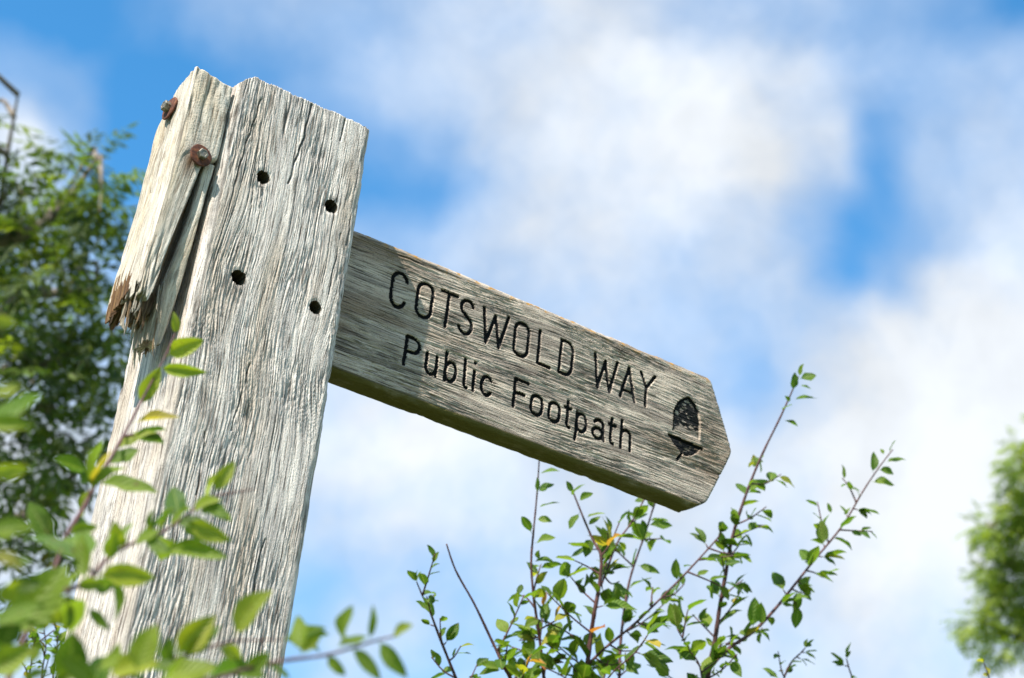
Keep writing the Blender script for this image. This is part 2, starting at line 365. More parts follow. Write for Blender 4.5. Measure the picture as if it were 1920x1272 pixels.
def prism(P, Nn, sd, s, tv, frame, ends, relief, end_bevel=(0, 0)):
    """sweep the perimeter along the long axis. tv: 0..1 stations; frame(P2, along)->(n,3) world; ends(P, sd)->(lo, hi) per perimeter point
       relief(P, Nn, sd, s, along) -> depth, attrs dict, optional P shift"""
    n, m = len(P), len(tv)
    lo, hi = ends(P, sd)
    A = lo[None, :] + (hi - lo)[None, :] * tv[:, None]
    PP = np.broadcast_to(P[None], (m, n, 2)).copy(); NN = np.broadcast_to(Nn[None], (m, n, 2))
    h, attrs = relief(PP, NN, np.broadcast_to(sd, (m, n)), np.broadcast_to(s, (m, n)), A)
    for e, dist in ((end_bevel[0], A - lo[None]), (end_bevel[1], hi[None] - A)):
        if e > 0:
            d = np.clip(dist, 0, e); h = h + (e - np.sqrt(np.maximum(0, e * e - (e - d) ** 2)))
    Q = PP - NN * h[..., None]
    V = frame(Q, A)
    idx = np.arange(n * m).reshape(m, n)
    nx = np.roll(idx, -1, axis=1)
    F = np.stack([idx[:-1], nx[:-1], nx[1:], idx[1:]], -1).reshape(-1, 4)
    return V.reshape(-1, 3), F, idx, {k: np.asarray(v).reshape((n * m,) + np.asarray(v).shape[2:]) for k, v in attrs.items()}

def caps(V, F, attrs, idx, sd, mode='fan'):
    """close both ends; returns python polygon-free arrays of quads (triangles as degenerate-free fans use repeated last vertex)"""
    V2 = [V]; at2 = {k: [v] for k, v in attrs.items()}; F2 = [F]; base = len(V)
    for ring, flip in ((idx[0], True), (idx[-1], False)):
        c = V[ring].mean(0)
        rings = [ring]
        for f in (.75, .45, .15):                                # rings sinking gently towards the centre
            q = V[ring] * f + c * (1 - f)
            V2.append(q); rings.append(np.arange(base, base + len(ring))); base += len(ring)
            for k, v in attrs.items(): at2[k].append(v[ring])
        for a, b in zip(rings[:-1], rings[1:]):
            na, nb = np.roll(a, -1), np.roll(b, -1)
            q = np.stack([a, na, nb, b], -1); F2.append(q[:, ::-1] if flip else q)
        last = rings[-1]; V2.append(c[None]); 
        for k, v in attrs.items(): at2[k].append(v[ring].mean(0)[None])
        k0 = len(last); 
        for i in range(0, k0 - 1, 2):
            q = np.array([[last[i], last[i + 1], last[(i + 2) % k0], base]]); F2.append(q[:, ::-1] if flip else q)
        if k0 % 2:
            pass
        base += 1
    return np.concatenate(V2), np.concatenate(F2), {k: np.concatenate(v) for k, v in at2.items()}

def split_mesh(V, F, attrs, key, k):
    sel = F[key == k]; used, inv = np.unique(sel, return_inverse=True)
    return V[used], inv.reshape(sel.shape), {n: a[used] for n, a in attrs.items()}

# ================================================================== the fingerpost
W, D = 0.150, 0.1456
sign = empty('fingerpost_sign', (W / 2, D / 2, 0), 'weathered grey oak fingerpost with carved pointed footpath board and broken batten', 'signpost')

# ---- post
RAD = {(.0450, -.1040): .0068, (.1202, -.1046): .0071, (.0402, -.2186): .0075, (.1216, -.2191): .0066}
HOLES = [(.0450, -.1040), (.1202, -.1046), (.0402, -.2186), (.1216, -.2191)]
P, Nn, sd, s = perimeter(0, W, 0, D, .007, (.0006, .0017, .004, .0008), 6)
zs_vis = np.arange(-.66, .0001, .0011)
tv_abs = np.concatenate([np.linspace(-TOP - .02, -.68, 30), zs_vis])
def post_ends(P, sd):
    x, y = P[:, 0], P[:, 1]
    top = .0030 - .017 * np.clip(1 - x / .017, 0, 1) ** 1.25 - .0022 * np.abs(vn(x * 260, y * 260, 3)) - .0016 * np.abs(vn(x * 700, y * 700, 4)) - .0014 * np.clip(.5 + vn(x * 60, y * 60, 8), 0, 1)
    lo = np.full(len(P), -TOP - .02)
    return lo, top
def seg_dist(px, pz, pts):
    d = np.full(px.shape, 1e9)
    if len(pts) == 1: return np.hypot(px - pts[0][0], pz - pts[0][1])
    for (ax, az), (bx, bz) in zip(pts[:-1], pts[1:]):
        vx, vz = bx - ax, bz - az; L = vx * vx + vz * vz + 1e-12
        t = np.clip(((px - ax) * vx + (pz - az) * vz) / L, 0, 1)
        d = np.minimum(d, np.hypot(px - ax - t * vx, pz - az - t * vz))
    return d
SPLITS = [([(.074, .0), (.071, -.045), (.064, -.10)], .0013, .0045), ([(.112, .0), (.111, -.028)], .0010, .003), ([(.020, -.02), (.012, -.10), (.010, -.15)], .0010, .003), ([(.030, -.38), (.034, -.44)], .0009, .003),
          ([(.104, -.46), (.102, -.53)], .0009, .003), ([(.060, -.30), (.054, -.37)], .0010, .003), ([(.128, -.13), (.126, -.20)], .0008, .002)]
def post_relief(PP, NN, sd2, s2, A):
    u = s2; z = A
    curl = .005 * np.exp(-((z + .30) / .12) ** 2) * np.sin((z + .30) * 22) * np.exp(-((u - .05) / .07) ** 2)
    h, g, crack, groove = grain_relief(u + curl, z, 3, warp=.0045, depth=(1.2, .9, 2.4), pitch=.0027, knots=((.135, -.275, .022, .010), (.028, -.215, .030, .006)))
    for path, w_, dp in SPLITS:                                   # long drying cracks
        m = (u > -.01) & (u < .15)
        d = seg_dist(u[m] + .0012 * vn(z[m] * 60, u[m] * 0, 5), z[m], path)
        k_ = sstep(w_, w_ * .3, d) * sstep(-.9, .1, vn(z[m] * 45, u[m] * 90, 6))
        h[m] += dp * k_; crack[m] = np.maximum(crack[m], k_)
    soft = np.where((sd2 > 2.6), .62, 1.0)                        # the left side is less deeply weathered
    h = h * soft - .0024 * soft
    front = (sd2 == 0)
    hole = np.zeros_like(h)
    for (hx, hz) in HOLES:
        dx = PP[..., 0] - hx; dzz = z - hz; r = np.hypot(dx, dzz * .93); R = RAD[(hx, hz)]; r = r + .0005 * vn(np.arctan2(dzz, dx) * 1.6, hx * 90 + 0 * r, 4)
        near = front & (np.abs(r - R) < .00075) & (r > 1e-6)
        PP[..., 0] = np.where(near, hx + dx / np.maximum(r, 1e-6) * R, PP[..., 0])
        ins = front & (r < R - .0007)
        h = np.where(ins, .055, h); hole = np.where(ins, 1, hole)
        h = np.where(front & (r < R + .003) & ~ins, h + .0007 * sstep(R + .003, R, r), h)
    # dents and worn spots on the right edge
    h = h + .004 * np.clip(vn(s2 * 30, z * 14, 77) - .25, 0, 1) * ((sd2 > .2) & (sd2 < 1.0))
    z0 = np.zeros_like(h)
    gc = np.stack([g, z, np.where(front, 0., 1.) + z0], -1)
    stain = z0.copy(); damp = z0.copy()
    for k_, (hx, hz) in enumerate(HOLES):
        dx = PP[..., 0] - hx - .002 * vn(z * 40, z * 0, 9 + k_); dn = hz - z
        damp = np.maximum(damp, front * np.exp(-(dx / .0045) ** 2) * sstep(.0, .008, dn) * sstep(.05, .01, dn) * (.25, .15, .35, .2)[k_])
        if k_ == 3: stain = front * np.exp(-((dx + .001) / .005) ** 2) * sstep(0, -.006, dn) * sstep(-.045, -.012, dn) * .35
    return h, dict(gc=gc, crack=np.clip(crack * .8 + .28 * groove + damp, 0, 1), hole=hole, fresh=stain, algae=z0, lichen=z0, paint=z0)
tv = (tv_abs - tv_abs[0]) / (tv_abs[-1] - tv_abs[0])
def post_frame(Q, A): return np.stack([Q[..., 0], Q[..., 1], A + TOP], -1)
V, F, idx, attrs = prism(P, Nn, sd, s, tv, post_frame, post_ends, post_relief)
V, F, attrs = caps(V, F, attrs, idx, sd)
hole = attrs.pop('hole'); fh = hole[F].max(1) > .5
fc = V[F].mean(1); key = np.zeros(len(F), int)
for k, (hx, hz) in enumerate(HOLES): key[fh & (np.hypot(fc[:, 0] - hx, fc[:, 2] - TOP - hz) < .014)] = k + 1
post = link('post', mesh_np('post', *split_mesh(V, F, attrs, key, 0)), sign, M_POST)
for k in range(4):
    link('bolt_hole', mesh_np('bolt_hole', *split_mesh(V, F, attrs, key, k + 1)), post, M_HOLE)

# ---- finger board
YB, TH = .055, .028
BT, BB = -.0812, -.2462
BX0 = W - .012
P, Nn, sd, s = perimeter(BB, BT, YB, YB + TH, .0055, (.0006, .0016, .0035, .0016), 5)     # a = height, b = depth
tipz = -.163
def board_ends(P, sd):
    z = P[:, 0]
    up = (z - tipz) / (BT - tipz); dn = (tipz - z) / (tipz - BB)
    k = np.where(z > tipz, np.abs(up), np.abs(dn))
    k = np.sqrt(k * k + .004)                                    # tip slightly worn round
    hi = .6868 - np.where(z > tipz, .0375, .0395) * k
    hi = hi - .012 * sstep(.80, 1.0, dn) ** 2 - .0035 * sstep(.9, 1., up) ** 2
    hi = hi - .0009 * np.abs(vn(z * 420, P[:, 1] * 420, 5))
    return np.full(len(P), BX0), hi
# carved lettering: centre lines in metres on the board's face
def arc(cx, cz, rx, rz, a0, a1, n=14):
    return [(cx + rx * math.cos(math.radians(a0 + (a1 - a0) * i / n)), cz + rz * math.sin(math.radians(a0 + (a1 - a0) * i / n))) for i in range(n + 1)]
T1, B1 = -.1105, -.1498          # capitals: stroke centres at top and bottom
T2, B2, X2 = -.1780, -.2100, -.1880
def cO(x0, x1): 
    r = (x1 - x0) / 2; cx = (x0 + x1) / 2
    return arc(cx, T1 - r, r, r, 0, 180) + arc(cx, B1 + r, r, r, 180, 360) + [(x1, T1 - r)]
def so(x0, x1):
    r = (x1 - x0) / 2; cx = (x0 + x1) / 2
    return arc(cx, X2 - r, r, r, 0, 180) + arc(cx, B2 + r, r, r, 180, 360) + [(x1, X2 - r)]
LET = []
LET.append(('C', [arc(.2352, T1 - .0098, .0086, .0098, 12, 180) + arc(.2352, B1 + .0098, .0086, .0098, 180, 345)]))
LET.append(('O', [cO(.2577, .2755)]))
LET.append(('T', [[(.2856, T1), (.3046, T1)], [(.2948, T1), (.2945, B1)]]))
LET.append(('S', [arc(.3182, T1 - .0085, .0075, .0085, 20, 250, 12) + arc(.3182, B1 + .0098, .0080, .0098, 70, -160, 12)]))
LET.append(('W', [[(.3385, T1), (.3452, B1), (.3540, T1 - .004), (.3618, B1), (.3702, T1)]]))
LET.append(('O', [cO(.3802, .3976)]))
LET.append(('L', [[(.4116, T1), (.4120, B1), (.4276, B1)]]))
LET.append(('D', [[(.4405, T1), (.4402, B1), (.4475, B1)] + arc(.4475, (T1 + B1) / 2 - .0085, .0090, .0112, -90, 0, 6) + arc(.4475, (T1 + B1) / 2 + .0085, .0090, .0112, 0, 90, 6) + [(.4405, T1)]]))
LET.append(('W', [[(.4860, T1), (.4922, B1), (.5002, T1 - .0045), (.5084, B1), (.5166, T1)]]))
LET.append(('A', [[(.5231, B1), (.5332, T1), (.5432, B1)], [(.5262, -.1400), (.5404, -.1400)]]))
LET.append(('Y', [[(.5493, T1), (.5580, -.1270), (.5688, T1 + .0012)], [(.5580, -.1270), (.5581, B1)]]))
LET.append(('P', [[(.2526, B2), (.2524, T2), (.2605, T2)] + arc(.2605, T2 - .0082, .0078, .0082, 90, -90, 10) + [(.2524, T2 - .0166)]]))
LET.append(('u', [[(.2780, X2), (.2783, B2 + .006)] + arc(.2842, B2 + .006, .0059, .0060, 180, 350, 8), [(.2903, X2), (.2908, B2)]]))
LET.append(('b', [[(.3012, T2), (.3018, B2 - .0002)], arc(.3078, (X2 + B2) / 2, .0064, .0108, 0, 360, 18)]))
LET.append(('l', [[(.3240, T2), (.3252, B2 + .004)] + arc(.3282, B2 + .004, .0030, .0040, 180, 270, 4)]))
LET.append(('i', [[(.3360, X2), (.3364, B2)], [(.3361, T2), (.3361, T2 - .0004)]]))
LET.append(('c', [arc(.3526, (X2 + B2) / 2, .0066, .0110, 40, 322, 16)]))
LET.append(('F', [[(.3872, B2), (.3872, T2), (.4032, T2)], [(.3872, -.1932), (.3996, -.1932)]]))
LET.append(('o', [so(.4095, .4234)])); LET.append(('o', [so(.4326, .4460)]))
LET.append(('t', [[(.4562, -.1802), (.4564, B2 + .004)] + arc(.4596, B2 + .004, .0032, .0040, 180, 280, 4), [(.4527, X2), (.4600, X2)]]))
LET.append(('p', [[(.4690, X2), (.4688, -.2205)], arc(.4752, (X2 + B2) / 2, .0064, .0108, 0, 360, 18)]))
LET.append(('a', [[(.5056, B2), (.5040, B2 + .005), (.5040, X2 - .007)] + arc(.4976, X2 - .007, .0064, .0070, 0, 150, 8), arc(.4970, B2 + .006, .0066, .0062, 10, 350, 14)]))
LET.append(('t', [[(.5150, -.1804), (.5142, B2 + .004)] + arc(.5174, B2 + .004, .0032, .0040, 180, 280, 4), [(.5115, X2 + .0002), (.5198, X2 + .0002)]]))
LET.append(('h', [[(.5286, T2), (.5284, B2)], [(.5284, X2 - .008)] + arc(.5348, X2 - .0066, .0062, .0066, 170, 0, 8) + [(.5412, B2)]]))
NUT = [(.5990, -.1642)] + [(.5992, -.1412), (.6040, -.1290), (.6120, -.1212), (.6190, -.1170), (.6262, -.1222), (.6330, -.1300), (.6362, -.1420), (.6362, -.1640)]
CUP = [(.5938, -.1722), (.6407, -.1738), (.6355, -.1790), (.6270, -.1862), (.6190, -.1890), (.6110, -.1872), (.6020, -.1810)]
def inside(px, pz, poly):
    c = np.zeros(px.shape, bool); n = len(poly)
    for i in range(n):
        (x0, z0), (x1, z1) = poly[i], poly[(i + 1) % n]
        if z0 == z1: continue
        cond = ((z0 > pz) != (z1 > pz)) & (px < (x1 - x0) * (pz - z0) / (z1 - z0) + x0); c ^= cond
    return c
def board_relief(PP, NN, sd2, s2, A):
    x = A; z = PP[..., 0]
    # grain runs along the board; u = position round the section
    wob = .003 * np.sin(x * 9) + .005 * fbm(x * 3.2, s2 * 9, 91, 2)
    h, g, crack, groove = grain_relief(s2 + wob, x, 23, warp=.0035, depth=(1.05, .8, 1.9), pitch=.0028, knots=((.165 - (BT + .1039 + .0) - .0025, .4729, .008, .006), (.137, .5073, .009, .004)))
    h = h - .0017
    front = (sd2 == 0)
    d_all = np.full(h.shape, 1e9); lid = np.zeros(h.shape)
    for k, (ch, strokes) in enumerate(LET):
        xs = [p[0] for st in strokes for p in st]; m = front & (x > min(xs) - .006) & (x < max(xs) + .006) & ((z > -.163) == (strokes[0][0][1] > -.163))
        if not m.any(): continue
        px, pz = x[m], z[m]; d = np.full(px.shape, 1e9)
        for st in strokes: d = np.minimum(d, seg_dist(px, pz, st))
        cur = d_all[m]; b = d < cur; cur[b] = d[b]; d_all[m] = cur
        l = lid[m]; l[b & (d < .0026)] = k + 1; lid[m] = l
    d_all = d_all + .00025 * vn(x * 500, z * 500, 12)
    rad = .0021
    gr = np.clip(1 - (d_all / rad) ** 4, 0, 1); gr = np.where(d_all < rad, np.sqrt(gr), 0)
    fade = 1 - .22 * sstep(.49, .57, x)
    h = h * (1 - .55 * gr) + .0036 * gr * fade
    paint = np.where(d_all < rad * 1.02, (1.05 - .1 * sstep(.6, 1., d_all / rad)) * (1 - .30 * sstep(.535, .575, x)), 0)
    # acorn emblem: worn black pockets with a deeper cut outline
    m = front & (x > .588) & (x < .646) & (z > -.205) & (z < -.110)
    px, pz = x[m], z[m]
    inn = inside(px, pz, NUT); inc = inside(px, pz, CUP)
    do = np.minimum(seg_dist(px, pz, NUT[:-2]), 1e9); do2 = seg_dist(px, pz, NUT[-3:]) ; db = seg_dist(px, pz, CUP[:2]); du = seg_dist(px, pz, CUP[2:] + [CUP[0]])
    ds = seg_dist(px, pz, [(.6130, -.1892), (.6072, -.1980)])
    hh = h[m]; pp = paint[m]; ll = lid[m]
    pocket = np.where(inn, .0022, 0) + np.where(inc, .0018, 0)
    line = lambda d, r: np.where(d < r, np.sqrt(np.clip(1 - (d / r) ** 4, 0, 1)), 0)
    cut = np.maximum.reduce([.0036 * line(do, .0014), .0026 * line(do2, .0011), .0048 * line(db, .0021), .0022 * line(du, .0010), .0044 * line(ds, .0019)])
    nse = vn(px * 260, pz * 1100, 55) * .5 + vn(px * 120, pz * 300, 56) * .5
    lowfade = sstep(-.162, -.150, pz)
    pn = np.where(inn, .66 * (.3 + .7 * lowfade) + .55 * nse, 0); pn = np.where(inc, .66 + .5 * nse, pn)
    pn = np.maximum.reduce([pn, 1.0 * (do < .0015), 1.1 * (db < .0022), .55 * (du < .001) + 0 * pn, 1.1 * (ds < .002), .35 * (do2 < .001)])
    hh = np.where((pocket > 0) | (cut > 0), hh * .8 + np.maximum(pocket, cut), hh)
    ll = np.where((pocket > 0) | (cut > 0), np.where(pz > -.1695, 100, 101), ll)
    h[m] = hh; paint[m] = np.clip(pn, 0, 1.1); lid[m] = ll
    z0 = np.zeros_like(h)
    under = ((sd2 > 2.5) | (sd2 < 0)).astype(float)              # lower edge carries algae
    algae = np.where(sd2 >= 2.9, 1.0, np.where(sd2 == 3.5, .5, 0)) 
    algae = np.maximum(algae, np.where(front, .22 * sstep(-.236, BB, z), 0))
    lich = np.where((sd2 >= .5) & (sd2 <= 1.5), 1., 0) + np.where(front, .8 * sstep(-.094, BT, z), 0)
    gc = np.stack([g, x, np.where(front, 0., 1.) + z0], -1)
    return h, dict(gc=gc, crack=np.clip(crack * .8 + .30 * groove, 0, 1) * (1 - np.clip(paint, 0, 1)), lid=lid, fresh=z0, algae=algae, lichen=lich, paint=paint)
tv = np.linspace(0, 1, 760)
def board_frame(Q, A): return np.stack([A, Q[..., 1], Q[..., 0] + TOP], -1)
V, F, idx, attrs = prism(P, Nn, sd, s, tv, board_frame, board_ends, board_relief, end_bevel=(0, .004))
F = F[:, ::-1]
# the pointed end: join face and back straight across
ring = idx[-1]; zr = V[ring][:, 2]; fi = np.where(sd == 0)[0]; bi = np.where(sd == 2)[0]
fz = V[ring[fi]][:, 2]; bz = V[ring[bi]][:, 2]
near_b = ring[bi[np.abs(fz[:, None] - bz[None]).argmin(1)]]
quads = [[ring[fi[i]], ring[fi[i + 1]], near_b[i + 1], near_b[i]] for i in range(len(fi) - 1)]
capf = [q for q in quads if q[2] != q[3]]; capt = [q[:3] for q in quads if q[2] == q[3]]
side_polys = []
for k in (1, 3):
    ids = list(ring[(sd > k - 1) & (sd < k + 1) & (sd != 0) & (sd != 2)]) if k == 1 else list(ring[(sd > 2) & (sd < 4) & (sd != 2)])
    a, b = (ring[fi[-1]], ring[bi[0]]) if k == 1 else (ring[fi[0]], ring[bi[-1]])
    side_polys.append([a] + ids + [b] if k == 1 else [b] + ids + [a])
lid = attrs.pop('lid'); fl = lid[F].max(1).astype(int)
board = link('finger_board', mesh_np('finger_board', *split_mesh(V, F, attrs, fl, 0)), sign, M_BOARD)
ce, cinv = np.unique(np.concatenate([np.array(sum(capf, [])), np.array(sum(capt, [])), np.array(sum(side_polys, []))]).astype(int), return_inverse=True)
remap = {int(v): i for i, v in enumerate(ce)}
ca = {k: v[ce] for k, v in attrs.items()}
endm = mesh_np('pointed_end', V[ce], [[remap[int(v)] for v in q] for q in capf + capt + side_polys], ca, smooth=False)
link('pointed_end', endm, board, M_BOARD)
for k, (ch, _) in enumerate(LET):
    if (fl == k + 1).any():
        o = link('letter', mesh_np('letter', *split_mesh(V, F, attrs, fl, k + 1)), board, M_BOARD); o['label'] = 'black carved letter ' + ch
o = link('acorn_nut', mesh_np('acorn_nut', *split_mesh(V, F, attrs, fl, 100)), board, M_BOARD); o['label'] = 'black carved acorn nut with pointed top'
o = link('acorn_cup', mesh_np('acorn_cup', *split_mesh(V, F, attrs, fl, 101)), board, M_BOARD); o['label'] = 'black carved acorn cup with short stalk'

# ---- broken batten on the post's left side
def stick(name, parent, bounds, lo_f, hi_f, seed, mat, fresh_f=None, steps=(.0012, .0016, .004, .0016), r=.003, nz=220, depth=(1.3, .5, 1.6), pitch=.006, warp=.004, warpfn=None):
    """upright piece of timber: bounds(t)->(x0,x1,y0,y1) at height fraction t, ragged ends"""
    a0, a1, b0, b1 = bounds(.5)
    P, Nn, sd, s = perimeter(0, 1, 0, 1, .06, (steps[0] / (a1 - a0), steps[1] / (b1 - b0), steps[2] / (a1 - a0), steps[3] / (b1 - b0)), 4)
    lo, hi = lo_f(P), hi_f(P)
    tv = np.linspace(0, 1, nz)
    n, m = len(P), nz
    Z = lo[None] + (hi - lo)[None] * tv[:, None]
    zt, zb = hi.max(), lo.min()
    X = np.zeros((m, n)); Y = np.zeros((m, n))
    tt = (Z - zb) / (zt - zb)
    bx = [np.array([bounds(t)[k] for t in np.linspace(0, 1, 101)]) for k in range(4)]
    x0, x1, y0, y1 = (np.interp(tt, np.linspace(0, 1, 101), b) for b in bx)
    X = x0 + (x1 - x0) * P[None, :, 0]; Y = y0 + (y1 - y0) * P[None, :, 1]
    u = np.broadcast_to(np.concatenate([[0], np.cumsum(np.hypot(np.diff(P[:, 0]) * (a1 - a0), np.diff(P[:, 1]) * (b1 - b0)))])[None], (m, n))
    h, g, crack, groove = grain_relief(u, Z, seed, warp=warp, depth=depth, pitch=pitch)
    h = h - .0016
    X = X - Nn[None, :, 0] * h; Y = Y - Nn[None, :, 1] * h
    if warpfn: X, Y = warpfn(X, Y, Z)
    fresh = np.zeros((m, n)) if fresh_f is None else np.clip(fresh_f(np.broadcast_to(P[None, :, 0], (m, n)), np.broadcast_to(P[None, :, 1], (m, n)), Z, np.broadcast_to(sd[None], (m, n))) + .25 * vn(u * 130, Z * 30, seed + 60), 0, 1)
    z0 = np.zeros((m, n))
    attrs = dict(gc=np.stack([g + seed, Z, z0 + seed], -1), crack=np.clip(crack * .8 + .3 * groove, 0, 1), fresh=fresh, algae=z0, lichen=z0, paint=z0)
    idx = np.arange(n * m).reshape(m, n); nx = np.roll(idx, -1, 1)
    F = np.stack([idx[:-1], nx[:-1], nx[1:], idx[1:]], -1).reshape(-1, 4)
    V = np.stack([X, Y, Z + TOP], -1).reshape(-1, 3)
    attrs = {k: v.reshape((n * m,) + v.shape[2:]) for k, v in attrs.items()}
    V, F, attrs = caps(V, F, attrs, idx, sd)
    attrs['fresh'][n * m:] = np.maximum(attrs['fresh'][n * m:], .0)
    return link(name, mesh_np(name, V, F, attrs), parent, mat)
def rag(P, base, sx, sy, amp, seed, f=1.):
    return base + sx * P[:, 0] + sy * P[:, 1] + amp * vn(P[:, 0] * 5 * f, P[:, 1] * 5 * f, seed) + amp * .55 * vn(P[:, 0] * 17 * f, P[:, 1] * 17 * f, seed + 1) + amp * .3 * np.abs(vn(P[:, 0] * 45 * f, P[:, 1] * 45 * f, seed + 2))
def lin(t, pts):
    return float(np.interp(t, [p[0] for p in pts], [p[1] for p in pts]))
# main length, from the top to the break
def main_bounds(t):
    z = -.285 + t * (.285 - .014)
    xr = lin(z, [(-.30, -.0385), (-.25, -.0345), (-.20, -.0285), (-.15, -.0215), (-.118, -.0170), (-.108, -.0030), (0, -.0030)])
    xl = lin(z, [(-.30, -.051), (-.24, -.0500), (-.15, -.0450), (0, -.0435)])
    return (xl, xr, .0005, .080)
def main_hi(P):
    return -.0145 - .007 * P[:, 0] - np.interp(P[:, 1], [0, .5, .8, 1.], [0, .006, .022, .045]) + .0012 * vn(P[:, 0] * 9, P[:, 1] * 9, 2) - .001 * np.abs(vn(P[:, 0] * 31, P[:, 1] * 31, 3))
batten = stick('broken_batten', sign, main_bounds, lambda P: rag(P, -.268, -.004, .012, .016, 41), main_hi, 51, M_BATTEN,
               fresh_f=lambda a, b, z, sd: 1.1 * ((sd > .3) & (sd < 1.7)) * sstep(-.13, -.2, z) + .9 * sstep(-.250, -.275, z) * (b > .25) + .75 * (sd == 0) * np.exp(-((a - .55) * .0415 / .013) ** 2 - ((z + .119) / .020) ** 2) + .6 * (sd > 2.6) * np.exp(-(((b - .5) * .08) / .014) ** 2 - ((z + .056) / .020) ** 2), nz=240, pitch=.0085, depth=(2.0, .5, 1.6), warp=.0018)
batten['label'] = 'pale split batten with a jagged broken lower end'
# strip between the split and the post
def strip_bounds(t):
    z = -.315 + t * (.315 - .112)
    xl = lin(z, [(-.32, -.0240), (-.29, -.0265), (-.26, -.0270), (-.22, -.0215), (-.17, -.0160), (-.11, -.0130)])
    xr = lin(z, [(-.32, -.0150), (-.30, -.0130), (-.26, -.0112), (-.20, -.0085), (-.10, -.0040)])
    y0 = lin(z, [(-.32, .022), (-.29, .014), (-.25, .009), (-.20, .006), (-.11, .003)])
    return (xl, xr, y0, .060)
o = stick('splinter', batten, strip_bounds, lambda P: rag(P, -.303, 0, .006, .007, 61), lambda P: np.full(len(P), -.112), 71, M_BATTEN,
          fresh_f=lambda a, b, z, sd: .6 * ((sd > 2.6)) * sstep(-.12, -.16, z) + .55 * sstep(.42, .2, a) * (sd < .5) * sstep(-.19, -.215, z) - .1, r=.002, nz=160, pitch=.004)
o['label'] = 'narrow split strip of the batten beside the post'
# inner rib exposed in the split
def rib_bounds(t):
    z = -.285 + t * (.285 - .15)
    c = lin(z, [(-.29, -.0335), (-.25, -.0300), (-.20, -.0240), (-.15, -.0180)])
    return (c - .004, c + .004, .020 + .004 * t, .060)
stick('splinter', batten, rib_bounds, lambda P: rag(P, -.277, 0, .0, .008, 63), lambda P: np.full(len(P), -.15), 73, M_BATTEN, fresh_f=lambda a, b, z, sd: .85 + 0 * a, nz=100, pitch=.004)
# brown splinter hanging behind the break
def hang_bounds(t):
    z = -.288 + t * (.288 - .185)
    x0 = lin(z, [(-.32, -.0525), (-.27, -.0515), (-.23, -.0500), (-.20, -.046)])
    return (x0, x0 + .009, lin(z, [(-.32, .030), (-.28, .026), (-.25, .030), (-.20, .045)]), lin(z, [(-.32, .062), (-.25, .080), (-.2, .079)]))
o = stick('splinter', batten, hang_bounds, lambda P: -.258 - .018 * P[:, 1] + .008 * vn(P[:, 1] * 4, P[:, 0] * 2, 81) + .004 * vn(P[:, 1] * 13, P[:, 0] * 5, 82), lambda P: np.full(len(P), -.185), 83, M_BATTEN,
          fresh_f=lambda a, b, z, sd: 1.0 + 0 * a, nz=150, pitch=.0042, depth=(2.6, 1.0, 2.0), steps=(.0008, .0008, .003, .0008))
o['label'] = 'brown unweathered splinter hanging at the break'
# small torn fibres at the break
for k in range(34):
    x0 = random.uniform(-.050, -.014); y0 = random.uniform(.004, .06); z0 = random.uniform(-.282, -.262) - (.022 if x0 > -.026 else 0); w_ = random.uniform(.0004, .0013); l_ = random.uniform(.008, .022)
    dx, dy = random.uniform(-.006, .006), random.uniform(-.004, .004)
    vs = [(x0 - w_, y0 - w_, z0 + .02), (x0 + w_, y0 - w_, z0 + .02), (x0 + w_, y0 + w_, z0 + .02), (x0 - w_, y0 + w_, z0 + .02)]
    vs += [(x + dx * .4, y + dy * .4, z0 - l_ * .5) for x, y, _ in vs] + [(x0 + dx, y0 + dy, z0 - l_)]
    vs = [(x, y, z + TOP) for x, y, z in vs]
    fs = [(0, 1, 5, 4), (1, 2, 6, 5), (2, 3, 7, 6), (3, 0, 4, 7), (4, 5, 8), (5, 6, 8), (6, 7, 8), (7, 4, 8)]
    me = mesh_np('fibre', vs, fs, dict(fresh=np.full(9, random.choice((.15, .5, .9))), gc=np.array([(v[0] * 3 + k, v[2], 9.) for v in vs])), smooth=False)
    link('fibre', me, batten, M_BATTEN)

def lathe(profile, n=28, wob=0.):
    V, F = [], []
    for k, (r, h) in enumerate(profile):
        for i in range(n):
            a = 2 * math.pi * i / n; rr = r * (1 + wob * math.sin(3 * a + 1) + wob * .6 * math.sin(7 * a))
            V.append((rr * math.cos(a), rr * math.sin(a), h))
    for k in range(len(profile) - 1):
        for i in range(n):
            j = (i + 1) % n; F.append((k * n + i, k * n + j, (k + 1) * n + j, (k + 1) * n + i))
    F.append(tuple(range((len(profile) - 1) * n, len(profile) * n))); F.append(tuple(reversed(range(n))))
    return V, F
def hexhead(r, h, ch=.0007):
    prof = [(r, 0), (r, h - ch), (r - ch, h), (r * .62, h), (r * .55, h - .0004)]
    return lathe(prof, 6)
def bolt(pos, nrm, R, hr, hh, tilt):
    q = (Vector(nrm) + Vector(tilt)).normalized().to_track_quat('Z', 'Y')
    def put(VF): return [q @ Vector(v) + Vector(pos) for v in VF[0]], VF[1]
    wsh = put(lathe([(R * .2, 0), (R * .96, 0), (R, .0005), (R, .0016), (R * .93, .0022), (R * .5, .0026)], 30, .018))
    o = link('washer', mesh_np('washer', *wsh), batten, M_RUST); o['label'] = 'rust red steel washer'
    for p_ in o.data.polygons: p_.use_smooth = False
    VF = hexhead(hr, hh); VF = ([(x, y, z + .0024) for x, y, z in VF[0]], VF[1])
    o = link('bolt_head', mesh_np('bolt_head', *put(VF), smooth=False), batten, M_GALV); o['label'] = 'dull grey hexagonal bolt head'
bolt((-.0218, -.0026, TOP - .1112), (0, -1, 0), .0114, .0054, .0048, (.10, 0, .02))
bolt((-.0468, .040, TOP - .0455), (-1, 0, 0), .0126, .0056, .0062, (0, -.12, .06))

